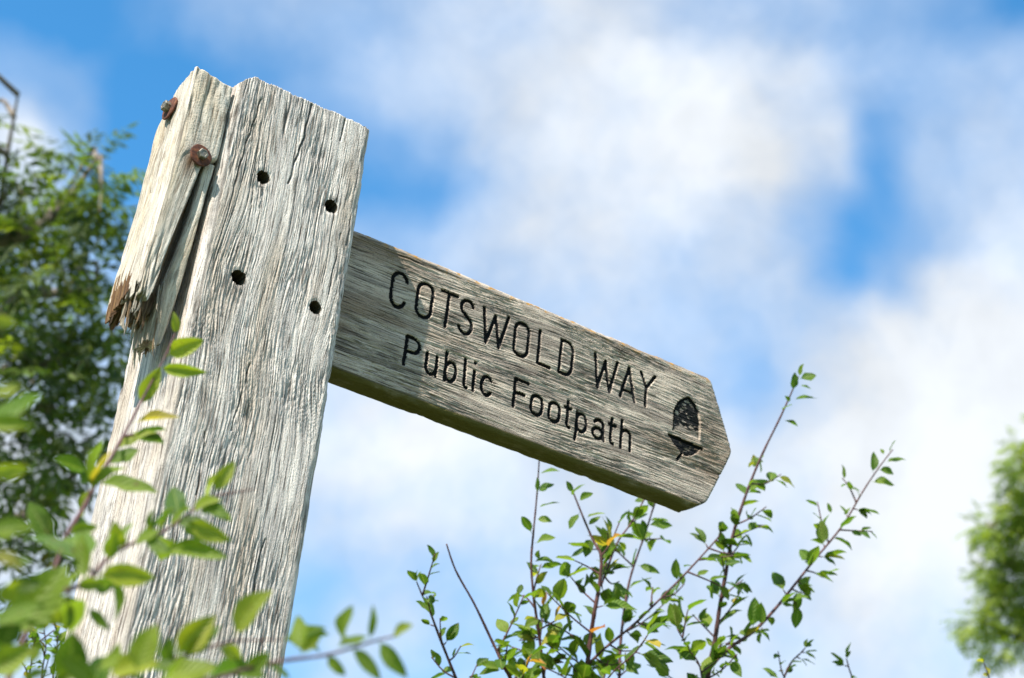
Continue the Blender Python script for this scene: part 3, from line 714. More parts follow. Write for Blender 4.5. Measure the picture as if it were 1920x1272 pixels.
# ================================================================== foliage
def leaf_variants(n, k_len, width, shape, seed):
    """unit-length leaves: base at the origin, tip towards +Y, upper side +Z"""
    rr = random.Random(seed); out = []
    for q in range(n):
        NV, NU = 7, 4
        fold = rr.uniform(.15, .55); droop = rr.uniform(-.1, .5); side = rr.uniform(-.12, .12); w0 = width * rr.uniform(.85, 1.15); twist = rr.uniform(-.3, .3)
        V, L = [], []
        for j in range(NV):
            v = j / (NV - 1)
            if shape == 'ovate': w = w0 * (math.sin(math.pi * min(1, v ** .82)) ** .80) * (1.0 if v < .999 else 0) + (.012 if j == 0 else 0)
            else: w = w0 * math.sin(math.pi * v ** .9) ** .9
            if j == NV - 1: w = .004
            for i in range(NU + 1):
                uu = i / NU * 2 - 1
                x = uu * w * .5; z = abs(x) * fold * 1.2 + .03 * math.sin(v * 9 + q) * abs(uu)
                if abs(uu) == 1 and 0 < j < NV - 1: x *= 1 + (.05 if q % 3 else .17) * rr.uniform(-1, .6)
                a = twist * (v - .3); x, z = x * math.cos(a) - z * math.sin(a), x * math.sin(a) + z * math.cos(a)
                y = v; z -= droop * v * v * .55; y -= droop * droop * .12 * v * v; x += side * v * v
                V.append((x, y, z)); L.append((uu, v, 0))
        F = []
        for j in range(NV - 1):
            for i in range(NU):
                a = j * (NU + 1) + i; F.append((a, a + 1, a + NU + 2, a + NU + 1))
        # short stalk
        V = [(x, y * .92 + .08, z) for x, y, z in V]; b = len(V)
        V += [(-.012, -.03, 0), (.012, -.03, 0), (.010, .12, -.004), (-.010, .12, -.004)]; L += [(0, 0, 0)] * 4; F.append((b, b + 1, b + 2, b + 3))
        me = mesh_np('leaf', np.array(V), F, dict(luv=np.array(L, float))); me.materials.append(M_LEAF); out.append(me)
    return out
SHRUB_LEAF = leaf_variants(8, 1, .50, 'ovate', 3)
def orient(direction, up_hint, roll=0.):
    y = Vector(direction).normalized(); z = Vector(up_hint) - Vector(up_hint).dot(y) * y
    if z.length < 1e-4: z = Vector((1, 0, 0)).cross(y)
    z.normalize(); x = y.cross(z)
    R = Matrix((x, y, z)).transposed()
    return (Matrix.Rotation(roll, 3, y) @ R)
def put_leaf(parent, mesh, pos, direction, up, length, color, roll=0., wide=1.):
    o = bpy.data.objects.new('leaf', mesh); COL.objects.link(o)
    R = orient(direction, up, roll) @ Matrix.Diagonal((length * wide, length, length))
    M = R.to_4x4(); M.translation = Vector(pos) - parent.location
    o.parent = parent; o.matrix_local = M; o.color = (*color, 1)
    return o
def catmull(pts, n=6):
    pts = [Vector(p) for p in pts]; out = []
    for i in range(len(pts) - 1):
        p0, p1, p2, p3 = pts[max(0, i - 1)], pts[i], pts[i + 1], pts[min(len(pts) - 1, i + 2)]
        for k in range(n):
            t = k / n
            out.append(.5 * ((2 * p1) + (p2 - p0) * t + (2 * p0 - 5 * p1 + 4 * p2 - p3) * t * t + (3 * p1 - p0 - 3 * p2 + p3) * t ** 3))
    out.append(pts[-1]); return out
def tube(pts, r0, r1, sides=7, knob=0.):
    V, F = [], []; n = len(pts); ref = Vector((.3, .9, .2))
    for i, p in enumerate(pts):
        d = (pts[min(n - 1, i + 1)] - pts[max(0, i - 1)]).normalized()
        a = d.cross(ref).normalized(); b = d.cross(a); r = r0 + (r1 - r0) * i / (n - 1)
        r *= 1 + knob * random.uniform(-1, 1)
        for k in range(sides):
            t = 2 * math.pi * k / sides; V.append(p + (a * math.cos(t) + b * math.sin(t)) * r)
    for i in range(n - 1):
        for k in range(sides):
            j = (k + 1) % sides; F.append((i * sides + k, i * sides + j, (i + 1) * sides + j, (i + 1) * sides + k))
    F.append(tuple(range((n - 1) * sides, n * sides))); F.append(tuple(reversed(range(sides))))
    return V, F
def join(parts):
    V, F = [], []
    for v, f in parts:
        b = len(V); V += v; F += [tuple(i + b for i in q) for q in f]
    return V, F
GREENS = [(.105, .180, .022), (.070, .140, .018), (.150, .225, .030), (.055, .115, .020), (.190, .255, .035), (.115, .190, .028)]
YELLOW = [(.33, .30, .035), (.42, .30, .05), (.27, .27, .03)]
ORANGE = [(.52, .24, .06), (.50, .16, .07)]
def pick(rr, py=.05, po=.008):
    t = rr.random()
    c = rr.choice(ORANGE) if t < po else rr.choice(YELLOW) if t < po + py else rr.choice(GREENS)
    k = rr.uniform(.85, 1.2); return tuple(x * k for x in c)
def rand_dir(rr, axis, spread):
    a = Vector(axis).normalized()
    v = Vector((rr.gauss(0, 1), rr.gauss(0, 1), rr.gauss(0, 1))); v -= v.dot(a) * a; v.normalize()
    return (a * math.cos(spread) + v * math.sin(spread)).normalized()

class Shrub:
    def __init__(self, name, label, root, seed, group=None):
        self.e = empty(name, root, label, 'shrub', group); self.rr = random.Random(seed); self.n = 0; self.thick = .74
    def stem(self, pix, r0, r1, spacing=.021, lsize=(.018, .032), twigs=0, twig_len=(.03, .07), start=0., to_ground=True, leafy=(0., 1.), cluster=1.3, py=.05, po=.008, spread=(.7, 1.25), first=None, bare_ext=False, tipleaves=3):
        """pix: (px, py, distance) from the tip downwards"""
        rr = self.rr; spacing *= .95; lsize = (lsize[0] * .95, lsize[1] * 1.15); twigs = int(twigs * 1.1 + .5)
        tip_to = [at(*p) for p in pix]
        pts = catmull(tip_to, 6)
        parts = []
        full = list(pts)
        if to_ground:
            e = pts[-1]; root = self.e.location + Vector((rr.uniform(-.05, .05), rr.uniform(-.05, .05), -.03))
            d = (pts[-1] - pts[-4]).normalized()
            full += catmull([e, e + d * .12 + (root - e) * .15, e.lerp(root, .6) + Vector((0, 0, 0)), root], 5)[1:]
        L = [0.]
        for a, b in zip(pts[:-1], pts[1:]): L.append(L[-1] + (b - a).length)
        tot = L[-1]
        r0 *= self.thick; r1 *= self.thick * 1.2
        V, F = tube(full[::-1], r0 * (1.6 if to_ground else 1.), r1, 7, .10); parts.append((V, F))
        def pos(dist):
            for i in range(len(L) - 1):
                if L[i + 1] >= dist:
                    f = (dist - L[i]) / max(1e-9, L[i + 1] - L[i]); return pts[i].lerp(pts[i + 1], f), (pts[i] - pts[i + 1]).normalized()
            return pts[-1], (pts[-2] - pts[-1]).normalized()
        # leaves at the tip
        if tipleaves:
            for k in range(tipleaves):
                dr = rand_dir(rr, (pts[0] - pts[1]), rr.uniform(.15, .9)); put_leaf(self.e, rr.choice(SHRUB_LEAF), pts[0], dr, rand_dir(rr, (-.3, -.2, 1), .6), rr.uniform(*lsize) * .95, pick(rr, py, po), 0); self.n += 1
        d = tot * leafy[0] + spacing * .6; ang = rr.uniform(0, 6)
        while d < tot * leafy[1]:
            p, ax = pos(d); ang += 2.4 + rr.uniform(-.4, .4)
            k = 1 if rr.random() > .35 * cluster else rr.choice((2, 2, 3))
            side = Matrix.Rotation(ang, 3, ax) @ ax.orthogonal().normalized()
            base = p
            if k > 1:
                q = p + (side + ax * .5).normalized() * rr.uniform(.004, .010); parts.append(tube([p, q], .0011, .0008, 5)); base = q
            for j in range(k):
                dr = (ax * math.cos(rr.uniform(*spread)) + rand_dir(rr, side, rr.uniform(0, .75)) * math.sin(1.0)).normalized()
                put_leaf(self.e, rr.choice(SHRUB_LEAF), base, dr, rand_dir(rr, (-.25, -.15, 1), rr.uniform(.1, .9)), rr.uniform(*lsize), pick(rr, py, po), 0, rr.uniform(.85, 1.1)); self.n += 1
            d += spacing * rr.uniform(.55, 1.5)
        for k in range(twigs):
            dd = tot * (leafy[0] + (leafy[1] - leafy[0]) * (k + rr.uniform(.2, .9)) / twigs); p, ax = pos(dd)
            self.twig(p, rand_dir(rr, ax, rr.uniform(.7, 1.3)), rr.uniform(*twig_len), parts, lsize, py, po)
        o = link('stem', mesh_np('stem', *join(parts)), self.e, M_TWIG)
        return pts
    def twig(self, p, dr, ln, parts, lsize, py=.07, po=.02, nl=None):
        rr = self.rr
        mid = p + dr * ln * .5 + Vector((0, 0, rr.uniform(-.003, .006))); tip = p + dr * ln + Vector((0, 0, rr.uniform(-.004, .012)))
        pp = catmull([p, mid, tip], 4); parts.append(tube(pp, .0014, .0007, 5))
        m = nl or max(3, int(ln / .011))
        for j in range(m):
            f = .3 + .7 * (j + .5) / m; q = pp[min(len(pp) - 1, int(f * (len(pp) - 1)))]
            d2 = rand_dir(rr, dr, rr.uniform(.3, 1.25)); put_leaf(self.e, rr.choice(SHRUB_LEAF), q, d2, rand_dir(rr, (-.25, -.15, 1), rr.uniform(.1, .9)), rr.uniform(*lsize) * .9, pick(rr, py, po)); self.n += 1
    def leaf_px(self, p0, p1, dist, color, wide=1., up=(-.2, -.2, 1), roll=0., dd=0.):
        a = at(*p0, dist); b = at(*p1, dist + dd)
        put_leaf(self.e, self.rr.choice(SHRUB_LEAF), a, b - a, up, (b - a).length, color, roll, wide); self.n += 1
def root_under(px, py, dist, back=.0):
    q = at(px, py, dist); return Vector((q.x, q.y + back, 0))

# ---- shrub behind the board
LS = (.022, .039)
s1 = Shrub('plum_shrub', 'slender green shrub with one bare straight twig among its shoots', root_under(930, 1272, 2.2), 5)
s1.stem([(781, 1091, 2.22), (794, 1122, 2.22), (808, 1152, 2.21), (825, 1197, 2.2), (855, 1272, 2.19), (880, 1330, 2.18)], .0024, .0009, .034, (.015, .027), twigs=6, twig_len=(.03, .06), cluster=1.0)
s1.stem([(837, 1020, 2.18), (855, 1071, 2.18), (889, 1132, 2.18), (920, 1197, 2.18), (944, 1248, 2.17), (957, 1272, 2.17), (985, 1330, 2.17)], .0026, .0011, .020, (.018, .031), twigs=5, leafy=(.62, 1.), tipleaves=0)
s2 = Shrub('plum_shrub', 'dense green leafy shrub growing up behind the underside of the carved board', root_under(1110, 1272, 2.28), 9)
s2.stem([(1012, 845, 2.30), (1007, 925, 2.30), (1000, 1000, 2.29), (996, 1057, 2.28), (1001, 1122, 2.27), (1012, 1200, 2.27), (1020, 1272, 2.26), (1035, 1340, 2.26)], .0026, .0010, .030, (.020, .034), twigs=7, twig_len=(.03, .065), py=.06, po=.02, cluster=.7, leafy=(.52, 1.), tipleaves=0)
s2.stem([(1068, 905, 2.3), (1078, 932, 2.3), (1100, 986, 2.29), (1114, 1017, 2.28), (1127, 1044, 2.27), (1124, 1095, 2.26), (1115, 1146, 2.25), (1107, 1197, 2.25), (1101, 1250, 2.24), (1097, 1290, 2.24), (1094, 1350, 2.24)], .0040, .0009, .019, LS, twigs=8, twig_len=(.035, .085), cluster=1.1, leafy=(.27, 1.), tipleaves=0)
s2.stem([(1214, 925, 2.36), (1209, 935, 2.36), (1182, 983, 2.34), (1158, 1017, 2.32), (1137, 1071, 2.30), (1127, 1098, 2.26)], .0022, .0010, .026, LS, twigs=3, to_ground=False)
s2.stem([(1232, 930, 2.40), (1224, 955, 2.4), (1209, 1003, 2.4), (1192, 1051, 2.39), (1180, 1091, 2.38), (1170, 1146, 2.36), (1163, 1214, 2.34), (1161, 1272, 2.32), (1155, 1340, 2.3)], .0024, .0010, .032, (.02, .034), twigs=6, cluster=.8)
s2.stem([(1350, 1000, 2.34), (1344, 1011, 2.34), (1287, 1074, 2.31), (1229, 1132, 2.29), (1190, 1170, 2.27), (1135, 1215, 2.25), (1104, 1245, 2.24)], .0026, .0011, .024, (.016, .028), twigs=7, twig_len=(.03, .06), to_ground=False)
s2.stem([(1215, 1190, 2.2), (1190, 1225, 2.2), (1150, 1260, 2.21), (1120, 1300, 2.23)], .0016, .0009, .022, LS, twigs=2, to_ground=False)
s2.stem([(1000, 1190, 2.25), (1035, 1215, 2.25), (1070, 1245, 2.25), (1094, 1290, 2.24)], .0016, .0009, .018, LS, twigs=3, to_ground=False)
s3 = Shrub('plum_shrub', 'tall green shrub with long leaning shoots beyond the pointed board tip', root_under(1320, 1272, 2.3), 14)
s3.stem([(1497, 706, 2.40), (1486, 732, 2.40), (1462, 785, 2.39), (1431, 848, 2.38), (1407, 905, 2.37), (1385, 968, 2.36), (1371, 1016, 2.35), (1361, 1074, 2.34), (1349, 1141, 2.33), (1340, 1204, 2.32), (1330, 1252, 2.31), (1318, 1330, 2.3)], .0036, .0009, .024, (.017, .030), twigs=12, twig_len=(.03, .075), leafy=(.26, 1.), tipleaves=0, cluster=1.2)
s3.stem([(1674, 843, 2.50), (1648, 877, 2.49), (1619, 920, 2.48), (1585, 978, 2.46), (1556, 1016, 2.44), (1527, 1050, 2.42), (1489, 1098, 2.40), (1450, 1146, 2.37), (1412, 1185, 2.35), (1364, 1218, 2.33), (1332, 1248, 2.31)], .0034, .0009, .021, (.017, .031), twigs=8, twig_len=(.02, .05), to_ground=False, cluster=1.3, leafy=(.17, 1.), tipleaves=0)
s3.stem([(1270, 1180, 2.28), (1290, 1215, 2.28), (1312, 1250, 2.29), (1318, 1310, 2.3)], .0016, .0009, .016, LS, twigs=4, to_ground=False)
def leaves_at(sh, lst, ox, oy, sc, dist):
    for k, (x0, y0, x1, y1) in enumerate(lst):
        sh.leaf_px((ox + x0 / sc, oy + y0 / sc), (ox + x1 / sc, oy + y1 / sc), dist, GREENS[(0, 1, 5, 0, 4, 2)[k % 6]], sh.rr.uniform(.75, 1.1), up=tuple(rand_dir(sh.rr, -FW * .55 + Vector((-.3, -.2, .8)), .5)), dd=sh.rr.uniform(-.012, .012))
leaves_at(s2, [(800, 140, 910, 120), (790, 240, 880, 195), (785, 245, 790, 165), (795, 330, 905, 285), (785, 395, 870, 398), (775, 525, 890, 490), (770, 628, 888, 610), (755, 470, 705, 370), (785, 610, 795, 570)], 740, 840, 2.944, 2.29)
leaves_at(s2, [(985, 250, 1040, 190), (985, 245, 945, 185), (990, 262, 980, 225), (1015, 290, 1095, 245), (1060, 385, 1155, 345), (1065, 425, 1135, 380), (1020, 360, 960, 445), (1085, 500, 1040, 600), (1095, 770, 1085, 670)], 740, 840, 2.944, 2.28)
leaves_at(s2, [(1400, 425, 1540, 425), (1385, 480, 1362, 395), (1345, 650, 1465, 685), (1310, 420, 1290, 340), (1420, 330, 1410, 270)], 740, 840, 2.944, 2.39)
leaves_at(s3, [(600, 185, 690, 175), (595, 150, 605, 80), (622, 105, 690, 90), (622, 130, 668, 145), (622, 95, 628, 45), (585, 195, 565, 170), (550, 228, 590, 200), (560, 265, 612, 290)], 1200, 660, 2.078, 2.39)
leaves_at(s3, [(960, 430, 1035, 408), (972, 392, 990, 338), (908, 470, 905, 388), (930, 460, 998, 470), (905, 505, 990, 515), (950, 400, 938, 375), (860, 545, 828, 528), (845, 620, 905, 622), (745, 630, 730, 588), (440, 1075, 438, 955)], 1200, 660, 2.078, 2.47)
s4 = Shrub('plum_shrub', 'small shrub showing only a few short leafy shoot tips', root_under(1500, 1400, 2.4), 21)
s4.stem([(1510, 1215, 2.42), (1500, 1226, 2.42), (1484, 1242, 2.42), (1470, 1272, 2.42), (1455, 1330, 2.42)], .0018, .0009, .014, (.014, .022), twigs=1)
s4.stem([(1587, 1235, 2.44), (1592, 1254, 2.44), (1598, 1275, 2.44), (1605, 1330, 2.44)], .0018, .0009, .02, (.014, .024), tipleaves=2)
s5 = Shrub('plum_shrub', 'single leafy shoot tip in front of the distant tree', root_under(1860, 1400, 2.4), 23)
s5.stem([(1845, 1243, 2.45), (1849, 1256, 2.45), (1855, 1275, 2.45), (1862, 1330, 2.45)], .0016, .0009, .018, (.016, .024), tipleaves=3, py=.4)

# ---- near shrub in front of the post, out of focus
def at_near(pix, k=.94): return [(x, y, d * k) for x, y, d in pix]
s6 = Shrub('plum_shrub', 'large leafy shrub with purple stems growing in front of the post', root_under(-60, 1500, .72), 31)
s6.thick = .46
nkw = dict(py=.12, po=.0, spread=(.6, 1.1))
s6.stem(at_near([(335, 612, 1.30), (330, 622, 1.30), (305, 678, 1.27), (269, 745, 1.23), (246, 790, 1.20), (213, 851, 1.15), (185, 896, 1.12), (157, 952, 1.08), (123, 1008, 1.04), (105, 1060, 1.02), (60, 1160, .98), (10, 1290, .94)]), .0028, .0009, .040, (.020, .034), cluster=.7, tipleaves=0, leafy=(.30, 1.), **nkw)
s6.stem(at_near([(476, 918, 1.12), (440, 924, 1.12), (392, 935, 1.11), (347, 969, 1.09), (297, 1002, 1.06), (235, 1025, 1.03), (196, 1053, 1.0), (162, 1092, .97), (100, 1120, .94), (17, 1204, .90), (-30, 1300, .88)]), .0028, .0007, .026, (.021, .036), cluster=.9, tipleaves=0, leafy=(.16, 1.), **nkw)
s6.stem(at_near([(531, 1200, 1.0), (480, 1201, 1.0), (428, 1205, .99), (344, 1231, .97), (250, 1262, .94), (120, 1330, .9)]), .0022, .0008, .026, (.022, .036), cluster=.6, leafy=(.35, 1.), **nkw)
s6.stem(at_near([(745, 1192, .96), (700, 1203, .96), (615, 1228, .95), (528, 1240, .94), (437, 1262, .92), (330, 1300, .9), (150, 1380, .87)]), .0024, .0009, .040, (.022, .034), cluster=.6, leafy=(.5, 1.), tipleaves=0, **nkw)
s6.stem(at_near([(-30, 700, .86), (-45, 800, .86), (-55, 900, .86), (-60, 1000, .86), (-60, 1100, .86), (-60, 1250, .86)]), .0026, .0010, .06, (.026, .038), cluster=.6, tipleaves=0, **nkw)
G = lambda k: GREENS[k]
YG = (.24, .27, .035)
for a, b, d, c, w in [
    ((330, 628), (328, 585), 1.30, YG, .8), ((312, 668), (380, 632), 1.29, G(4), 1.), ((300, 690), (382, 700), 1.27, G(2), .6), ((262, 762), (296, 686), 1.25, YG, .9),
    ((250, 792), (338, 780), 1.22, (.40, .30, .05), .6), ((214, 845), (286, 798), 1.18, YG, 1.), ((200, 872), (262, 840), 1.16, G(1), 1.), ((175, 915), (150, 985), 1.13, G(4), .9),
    ((180, 905), (292, 930), 1.12, G(0), .7), ((400, 925), (437, 862), 1.10, YG, .9), ((380, 945), (438, 975), 1.10, G(2), .8), ((360, 955), (300, 960), 1.10, G(0), 1.),
    ((300, 1030), (430, 1040), 1.05, G(0), .6), ((345, 975), (430, 1018), 1.07, YG, .8), ((180, 1078), (292, 1078), .98, G(4), 1.), ((165, 1088), (140, 1000), .98, G(5), 1.1),
    ((130, 1112), (70, 1180), .94, G(0), 1.1), ((165, 1140), (208, 1180), .97, G(1), .9),
    ((440, 1190), (492, 1106), .99, (.22, .25, .03), 1.1), ((330, 1225), (400, 1160), .97, (.30, .30, .03), 1.1), ((120, 1285), (150, 1185), .90, G(3), 1.3), ((255, 1260), (282, 1168), .88, G(2), 1.3),
    ((565, 1225), (560, 1148), .95, G(5), 1.), ((560, 1225), (600, 1195), .95, YG, .9), ((640, 1205), (658, 1132), .95, G(5), 1.2), ((630, 1215), (690, 1190), .95, G(1), 1.),
    ((692, 1200), (704, 1135), .96, G(1), .5), ((735, 1192), (772, 1170), .96, YG, 1.), ((612, 1227), (648, 1268), .95, G(0), .9), ((658, 1214), (718, 1274), .94, G(1), .8), ((708, 1201), (768, 1268), .96, G(1), .8),
    ((-30, 745), (42, 720), .84, YG, .8), ((-25, 600), (36, 612), .86, (.26, .27, .03), .9), ((-30, 800), (62, 792), .84, G(2), .8), ((-30, 890), (58, 880), .84, G(4), .8), ((-30, 1000), (66, 985), .84, G(0), .9), ((-20, 1040), (50, 1060), .83, (.30, .26, .06), 1.),
    ((20, 1200), (110, 1050), .90, G(0), 1.1), ((-20, 1180), (80, 1130), .86, G(1), 1.2), ((-20, 1260), (60, 1215), .84, G(2), 1.2), ((180, 1290), (120, 1230), .88, G(0), 1.),
    ((300, 1270), (410, 1250), .92, G(2), .9), ((200, 1265), (300, 1235), .90, G(4), 1.), ((400, 1255), (500, 1262), .94, G(1), .8)] + [((x, y), (x + 54 * math.cos(t), y - 54 * math.sin(t)), d, GREENS[k % 6], 1.1) for k, (x, y, t, d) in enumerate([
    (250, 1020, .5, 1.03), (270, 1010, -.5, 1.03), (300, 1000, 1.2, 1.06), (330, 985, .1, 1.08), (230, 1030, 1.9, 1.02), (205, 1050, 1.4, 1.0), (120, 1110, .9, .95), (90, 1125, 2.2, .94), (60, 1160, .4, .92), (30, 1190, 1.5, .9), (80, 1140, -.6, .93),
    (180, 1250, .3, .92), (230, 1265, .9, .93), (280, 1255, .2, .94), (330, 1240, -.3, .96), (380, 1218, 1.0, .98), (410, 1212, -.5, .98), (60, 1250, 1.1, .9), (100, 1290, .8, .89), (10, 1230, .3, .88), (150, 1280, 1.6, .9), (20, 1100, .2, .9), (0, 1130, .9, .88), (40, 1280, .5, .87), (460, 1258, .5, .93), (500, 1248, -.4, .94), (360, 960, .6, 1.1), (375, 950, -.3, 1.1), (390, 940, 1.5, 1.11), (340, 978, -.7, 1.09), (318, 990, .9, 1.07), (285, 1008, 1.6, 1.05), (140, 1100, .2, .96), (170, 1085, -.5, .97), (110, 1040, .4, 1.02), (130, 1000, .3, 1.04), (215, 1262, 1.5, .93), (310, 1248, 1.4, .95), (350, 1232, .6, .97), (10, 1060, .3, .88)])]:
    s6.leaf_px(a, b, d * .94, (c[0] * 1.6, c[1] * 1.3, c[2]) if c[0] < .2 else c, w * .9, up=tuple(rand_dir(s6.rr, -FW * 1.0 + Vector((-.2, 0, .5)), .5)), dd=s6.rr.uniform(-.012, .012))

# ---- small dark shrub low behind the post's left side
s7 = Shrub('hedge_shrub', 'low dark bush of tiny leaves peeping out behind the post', root_under(90, 1300, 2.3), 41)
for k in range(5):
    x = 60 + 22 * k
    s7.stem([(x, 1165 + 14 * abs(k - 2), 2.3 + .03 * k), (x + 4, 1215, 2.3 + .03 * k), (x - 4, 1270, 2.3 + .03 * k), (x, 1330, 2.3)], .002, .0008, .012, (.011, .02), twigs=4, twig_len=(.02, .05), py=.05)

# ================================================================== trees
def compound_leaf(seed):
    """pinnate leaf about one unit long, nine folded leaflets"""
    rr = random.Random(seed); V, F, L = [], [], []
    def leaflet(base, ang, ln, w, droop):
        d = Vector((math.sin(ang), math.cos(ang), -droop)).normalized(); sd_ = Vector((math.cos(ang), -math.sin(ang), 0)); up = sd_.cross(d) * -1
        b = len(V); tw = rr.uniform(-.4, .4)
        sv_ = sd_ * math.cos(tw) + up * math.sin(tw)
        p = [base, base + d * ln * .5 + sv_ * w * .5 + up * .03, base + d * ln * .48 - Vector((0, 0, .02)) , base + d * ln * .5 - sv_ * w * .5 + up * .03, base + d * ln - Vector((0, 0, .06 * ln))]
        V.extend(p); L.extend([(0, 0, 0), (1, .5, 0), (0, .5, 0), (-1, .5, 0), (0, 1, 0)])
        F.extend([(b, b + 1, b + 2), (b, b + 2, b + 3), (b + 1, b + 4, b + 2), (b + 2, b + 4, b + 3)])
    for k in range(4):
        y = .22 + k * .19; dr = .16 * y * y
        for sgn in (-1, 1): leaflet(Vector((0, y, -dr)), sgn * rr.uniform(.75, 1.1), rr.uniform(.30, .40), rr.uniform(.095, .13), rr.uniform(.1, .7))
    leaflet(Vector((0, .92, -.15)), rr.uniform(-.2, .2), .38, .12, .4)
    b = len(V); V += [Vector((-.006, 0, 0)), Vector((.006, 0, 0)), Vector((.004, .92, -.15)), Vector((-.004, .92, -.15))]; L += [(0, 0, 0)] * 4; F.append((b, b + 1, b + 2, b + 3))
    return np.array([tuple(v) for v in V]), F, np.array(L, float)
ASH = [compound_leaf(k) for k in range(8)]
ASH_ME = []
for v, f, l in ASH:
    me = mesh_np('leaf', v, f, dict(luv=l), smooth=False); me.materials.append(M_LEAF); ASH_ME.append(me)
def build_tree(name, label, root, limbs, clumps, seed, leaf_len, n_obj, colors, trunk_r, sharp=None):
    """limbs: list of (points, r0, r1); clumps: (centre, radius, count, visible)"""
    rr = random.Random(seed)
    e = empty(name, root, label, 'tree')
    tr = limbs[0]; trunk = link('trunk', mesh_np('trunk', *tube(catmull(tr[0], 6), tr[1], tr[2], 12, .06)), e, M_BARK)
    for pts, r0, r1 in limbs[1:]: link('limb', mesh_np('limb', *tube(catmull(pts, 6), r0, r1, 8, .06)), e, M_BARK)
    made = 0; VV, FF, CC, LL, base = [], [], [], [], 0; twigs = []
    for c, rad, cnt, vis in clumps:
        c = Vector(c); near = min((p for l in limbs for p in l[0]), key=lambda p: (Vector(p) - c).length)
        twigs.append(tube(catmull([Vector(near), Vector(near).lerp(c, .5) + Vector((0, 0, .06)), c], 4), .012, .004, 5))
        for k in range(cnt):
            v = Vector((rr.gauss(0, 1), rr.gauss(0, 1), rr.gauss(0, 1))).normalized() * rad * rr.random() ** .45; v.z *= .8
            p = c + v; out = (v.normalized() + Vector((0, 0, -.25)) + Vector((rr.gauss(0, .45), rr.gauss(0, .45), rr.gauss(0, .3)))).normalized()
            up = rand_dir(rr, (-.25, -.15, 1), rr.uniform(0, .7)); ln = leaf_len * rr.uniform(.75, 1.2)
            col = rr.choice(colors); kk = rr.uniform(.8, 1.2); col = tuple(x * kk for x in col)
            if vis and made < n_obj:
                put_leaf(e, rr.choice(ASH_ME), p, out, up, ln, col); made += 1
            else:
                v_, f_, l_ = rr.choice(ASH); R = np.array(orient(out, up)) * ln
                VV.append(v_ @ R.T + np.array(p)); FF += [tuple(i + base for i in q) for q in f_]; base += len(v_); CC.append(np.tile(col, (len(v_), 1))); LL.append(l_)
    link('twigs', mesh_np('twigs', *join(twigs)), e, M_BARK)['kind'] = 'stuff'
    if VV:
        o = link('crown', mesh_np('crown', np.concatenate(VV), FF, dict(col=np.concatenate(CC), luv=np.concatenate(LL)), smooth=False), e, M_LEAFA); o['kind'] = 'stuff'
    return e
def px_clumps(lst, dist, depth, rr, dens=1.):
    out = []
    for (x, y, r, cnt) in lst:
        d = dist + rr.uniform(-depth, depth); out.append((at(x, y, d), r / F_PX * d, int(cnt * dens), True))
    return out
rr = random.Random(77)
TD = 6.6
lst = [(178, 292, 34, 12), (205, 330, 34, 11), (150, 335, 36, 12), (120, 375, 40, 13), (205, 385, 30, 9), (60, 350, 42, 13), (15, 360, 45, 14), (20, 420, 60, 18), (85, 430, 46, 15), (160, 440, 42, 12), (190, 480, 34, 9),
       (40, 500, 58, 18), (120, 500, 44, 14), (185, 540, 40, 12), (215, 580, 34, 10), (70, 570, 52, 16), (10, 590, 52, 16), (150, 610, 50, 17), (210, 650, 42, 14), (90, 650, 56, 20), (20, 680, 56, 18), (150, 700, 52, 20), (200, 730, 38, 13),
       (70, 750, 56, 20), (120, 800, 50, 19), (185, 810, 34, 11), (20, 820, 54, 18), (60, 880, 48, 16), (115, 880, 34, 9), (10, 930, 48, 15), (60, 960, 38, 11), (105, 985, 26, 7), (30, 1060, 45, 11), (0, 1150, 50, 12), (-14, 190, 14, 2)]
cl = px_clumps([(x - 18, y + 14, r * .85, n) for x, y, r, n in lst], TD, .45, rr, 1.45)
for c, r, n, v in list(cl):                                     # unseen crown clumps, added towards the sun to shade the foliage below
    q = c + SUN * rr.uniform(.8, 1.5); d_ = q - CAM; zz = d_.dot(FW)
    if 960 + F_PX * d_.dot(RT) / zz < -230: cl.append((q, .26, 26, False))
trunk_foot = root_under(-420, 900, TD + .2); tp = lambda x, y, d=TD: at(x, y, d)
for k in range(46):                                             # the rest of the crown, out of the picture
    c = tp(rr.uniform(-900, -60), rr.uniform(150, 1200), TD + rr.uniform(-.9, 1.6)); cl.append((c, rr.uniform(.18, .3), 22, False))
fork = Vector((trunk_foot.x, trunk_foot.y, tp(-420, 1250).z))
limbs = [([trunk_foot + Vector((0, 0, -.1)), trunk_foot + Vector((.05, .0, 1.2)), fork], .17, .11),
         ([fork, tp(-200, 1150), tp(-40, 1010), tp(60, 960), tp(150, 880)], .055, .010), ([fork, tp(-240, 900), tp(-60, 700), tp(30, 565), tp(110, 550), tp(180, 545)], .06, .008),
         ([fork, tp(-330, 800), tp(-140, 520), tp(20, 450), tp(105, 400), tp(180, 300)], .06, .007), ([fork, tp(-420, 700), tp(-430, 400), tp(-400, 200)], .07, .012),
         ([fork, tp(-600, 900), tp(-700, 600), tp(-760, 400)], .06, .012), ([tp(-60, 700), tp(60, 690), tp(130, 660), tp(210, 640)], .022, .006), ([tp(-30, 480), tp(0, 380), tp(14, 290), tp(26, 220), tp(34, 178)], .012, .004)]
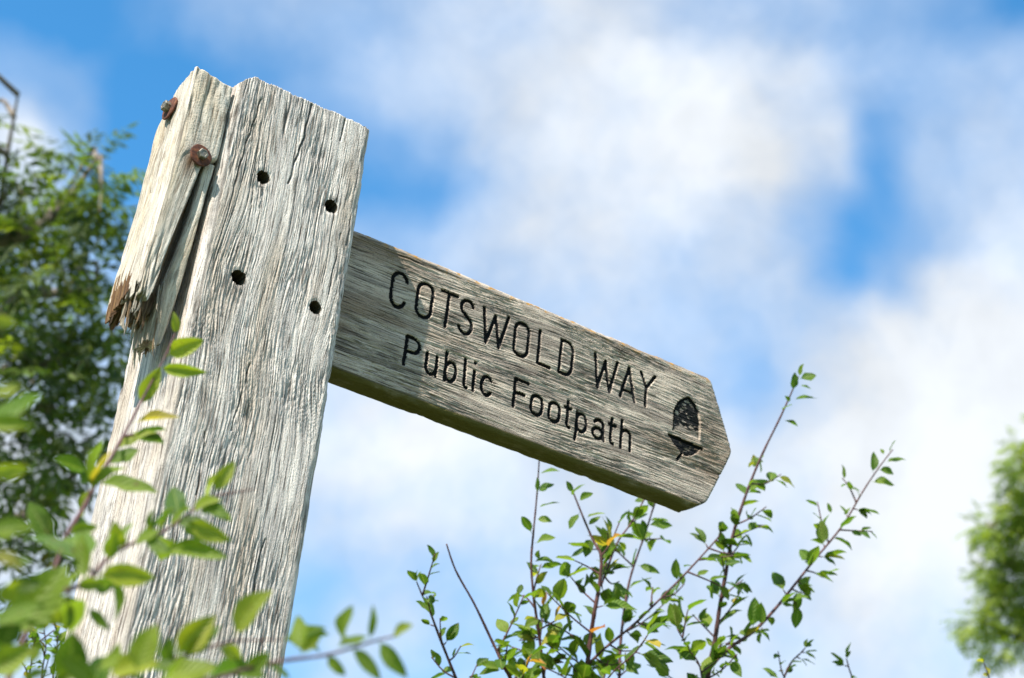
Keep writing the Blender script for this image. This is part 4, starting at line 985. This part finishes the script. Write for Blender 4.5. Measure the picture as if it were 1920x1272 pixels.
ASHC = [(.030, .066, .012), (.022, .050, .010), (.045, .085, .014), (.018, .044, .010), (.095, .155, .022), (.12, .18, .03), (.024, .054, .010), (.19, .23, .02)]
build_tree('ash_tree', 'big dark green tree with narrow leaflets and a bare stick, behind the post', trunk_foot, limbs, cl, 5, .185, 300, ASHC, .17)

# ---- far tree on the right
RD = 17.
rr = random.Random(99)
lst = [(1912, 830, 14, 16), (1905, 868, 22, 26), (1915, 905, 26, 30), (1908, 950, 24, 28), (1848, 985, 24, 26), (1870, 1000, 22, 22), (1898, 985, 26, 28), (1900, 1030, 34, 44), (1868, 1062, 26, 30), (1850, 1085, 24, 28), (1895, 1085, 34, 44), (1860, 1115, 26, 28), (1905, 1125, 30, 34),
       (1832, 1165, 26, 26), (1812, 1178, 14, 10), (1858, 1160, 24, 24), (1895, 1165, 28, 30), (1850, 1215, 18, 12), (1890, 1215, 18, 12), (1915, 1190, 24, 20), (1935, 880, 50, 50), (1950, 980, 60, 70), (1960, 1080, 60, 70), (1960, 1180, 50, 50)]
cl = px_clumps(lst, RD, .5, rr, 1.5); cl = [(c, r * .78, n, False) for c, r, n, v in cl]
for k in range(40):
    cl.append((at(rr.uniform(1980, 2700), rr.uniform(700, 1300), RD + rr.uniform(-1.2, 1.8)), rr.uniform(.3, .5), 46, False))
foot = root_under(2300, 1200, RD); q = lambda x, y, d=RD: at(x, y, d)
fork = Vector((foot.x, foot.y, q(2300, 1500).z))
limbs = [([foot + Vector((0, 0, -1.2)), foot + Vector((.1, 0, 2.)), fork], .28, .18), ([fork, q(2150, 1250), q(2000, 1110), q(1900, 1060), q(1855, 990)], .10, .015), ([fork, q(2100, 1320), q(1960, 1220), q(1840, 1165)], .08, .015),
         ([fork, q(2200, 1100), q(2050, 950), q(1915, 870)], .10, .015), ([fork, q(2320, 1100), q(2340, 800)], .12, .02), ([fork, q(2450, 1150), q(2600, 900)], .1, .02)]
RC = [(.25, .32, .03), (.19, .27, .025), (.31, .37, .04), (.13, .19, .022)]
build_tree('field_maple_tree', 'distant bright green tree standing alone far beyond the shrubs', foot, limbs, cl, 8, .21, 0, RC, .28)
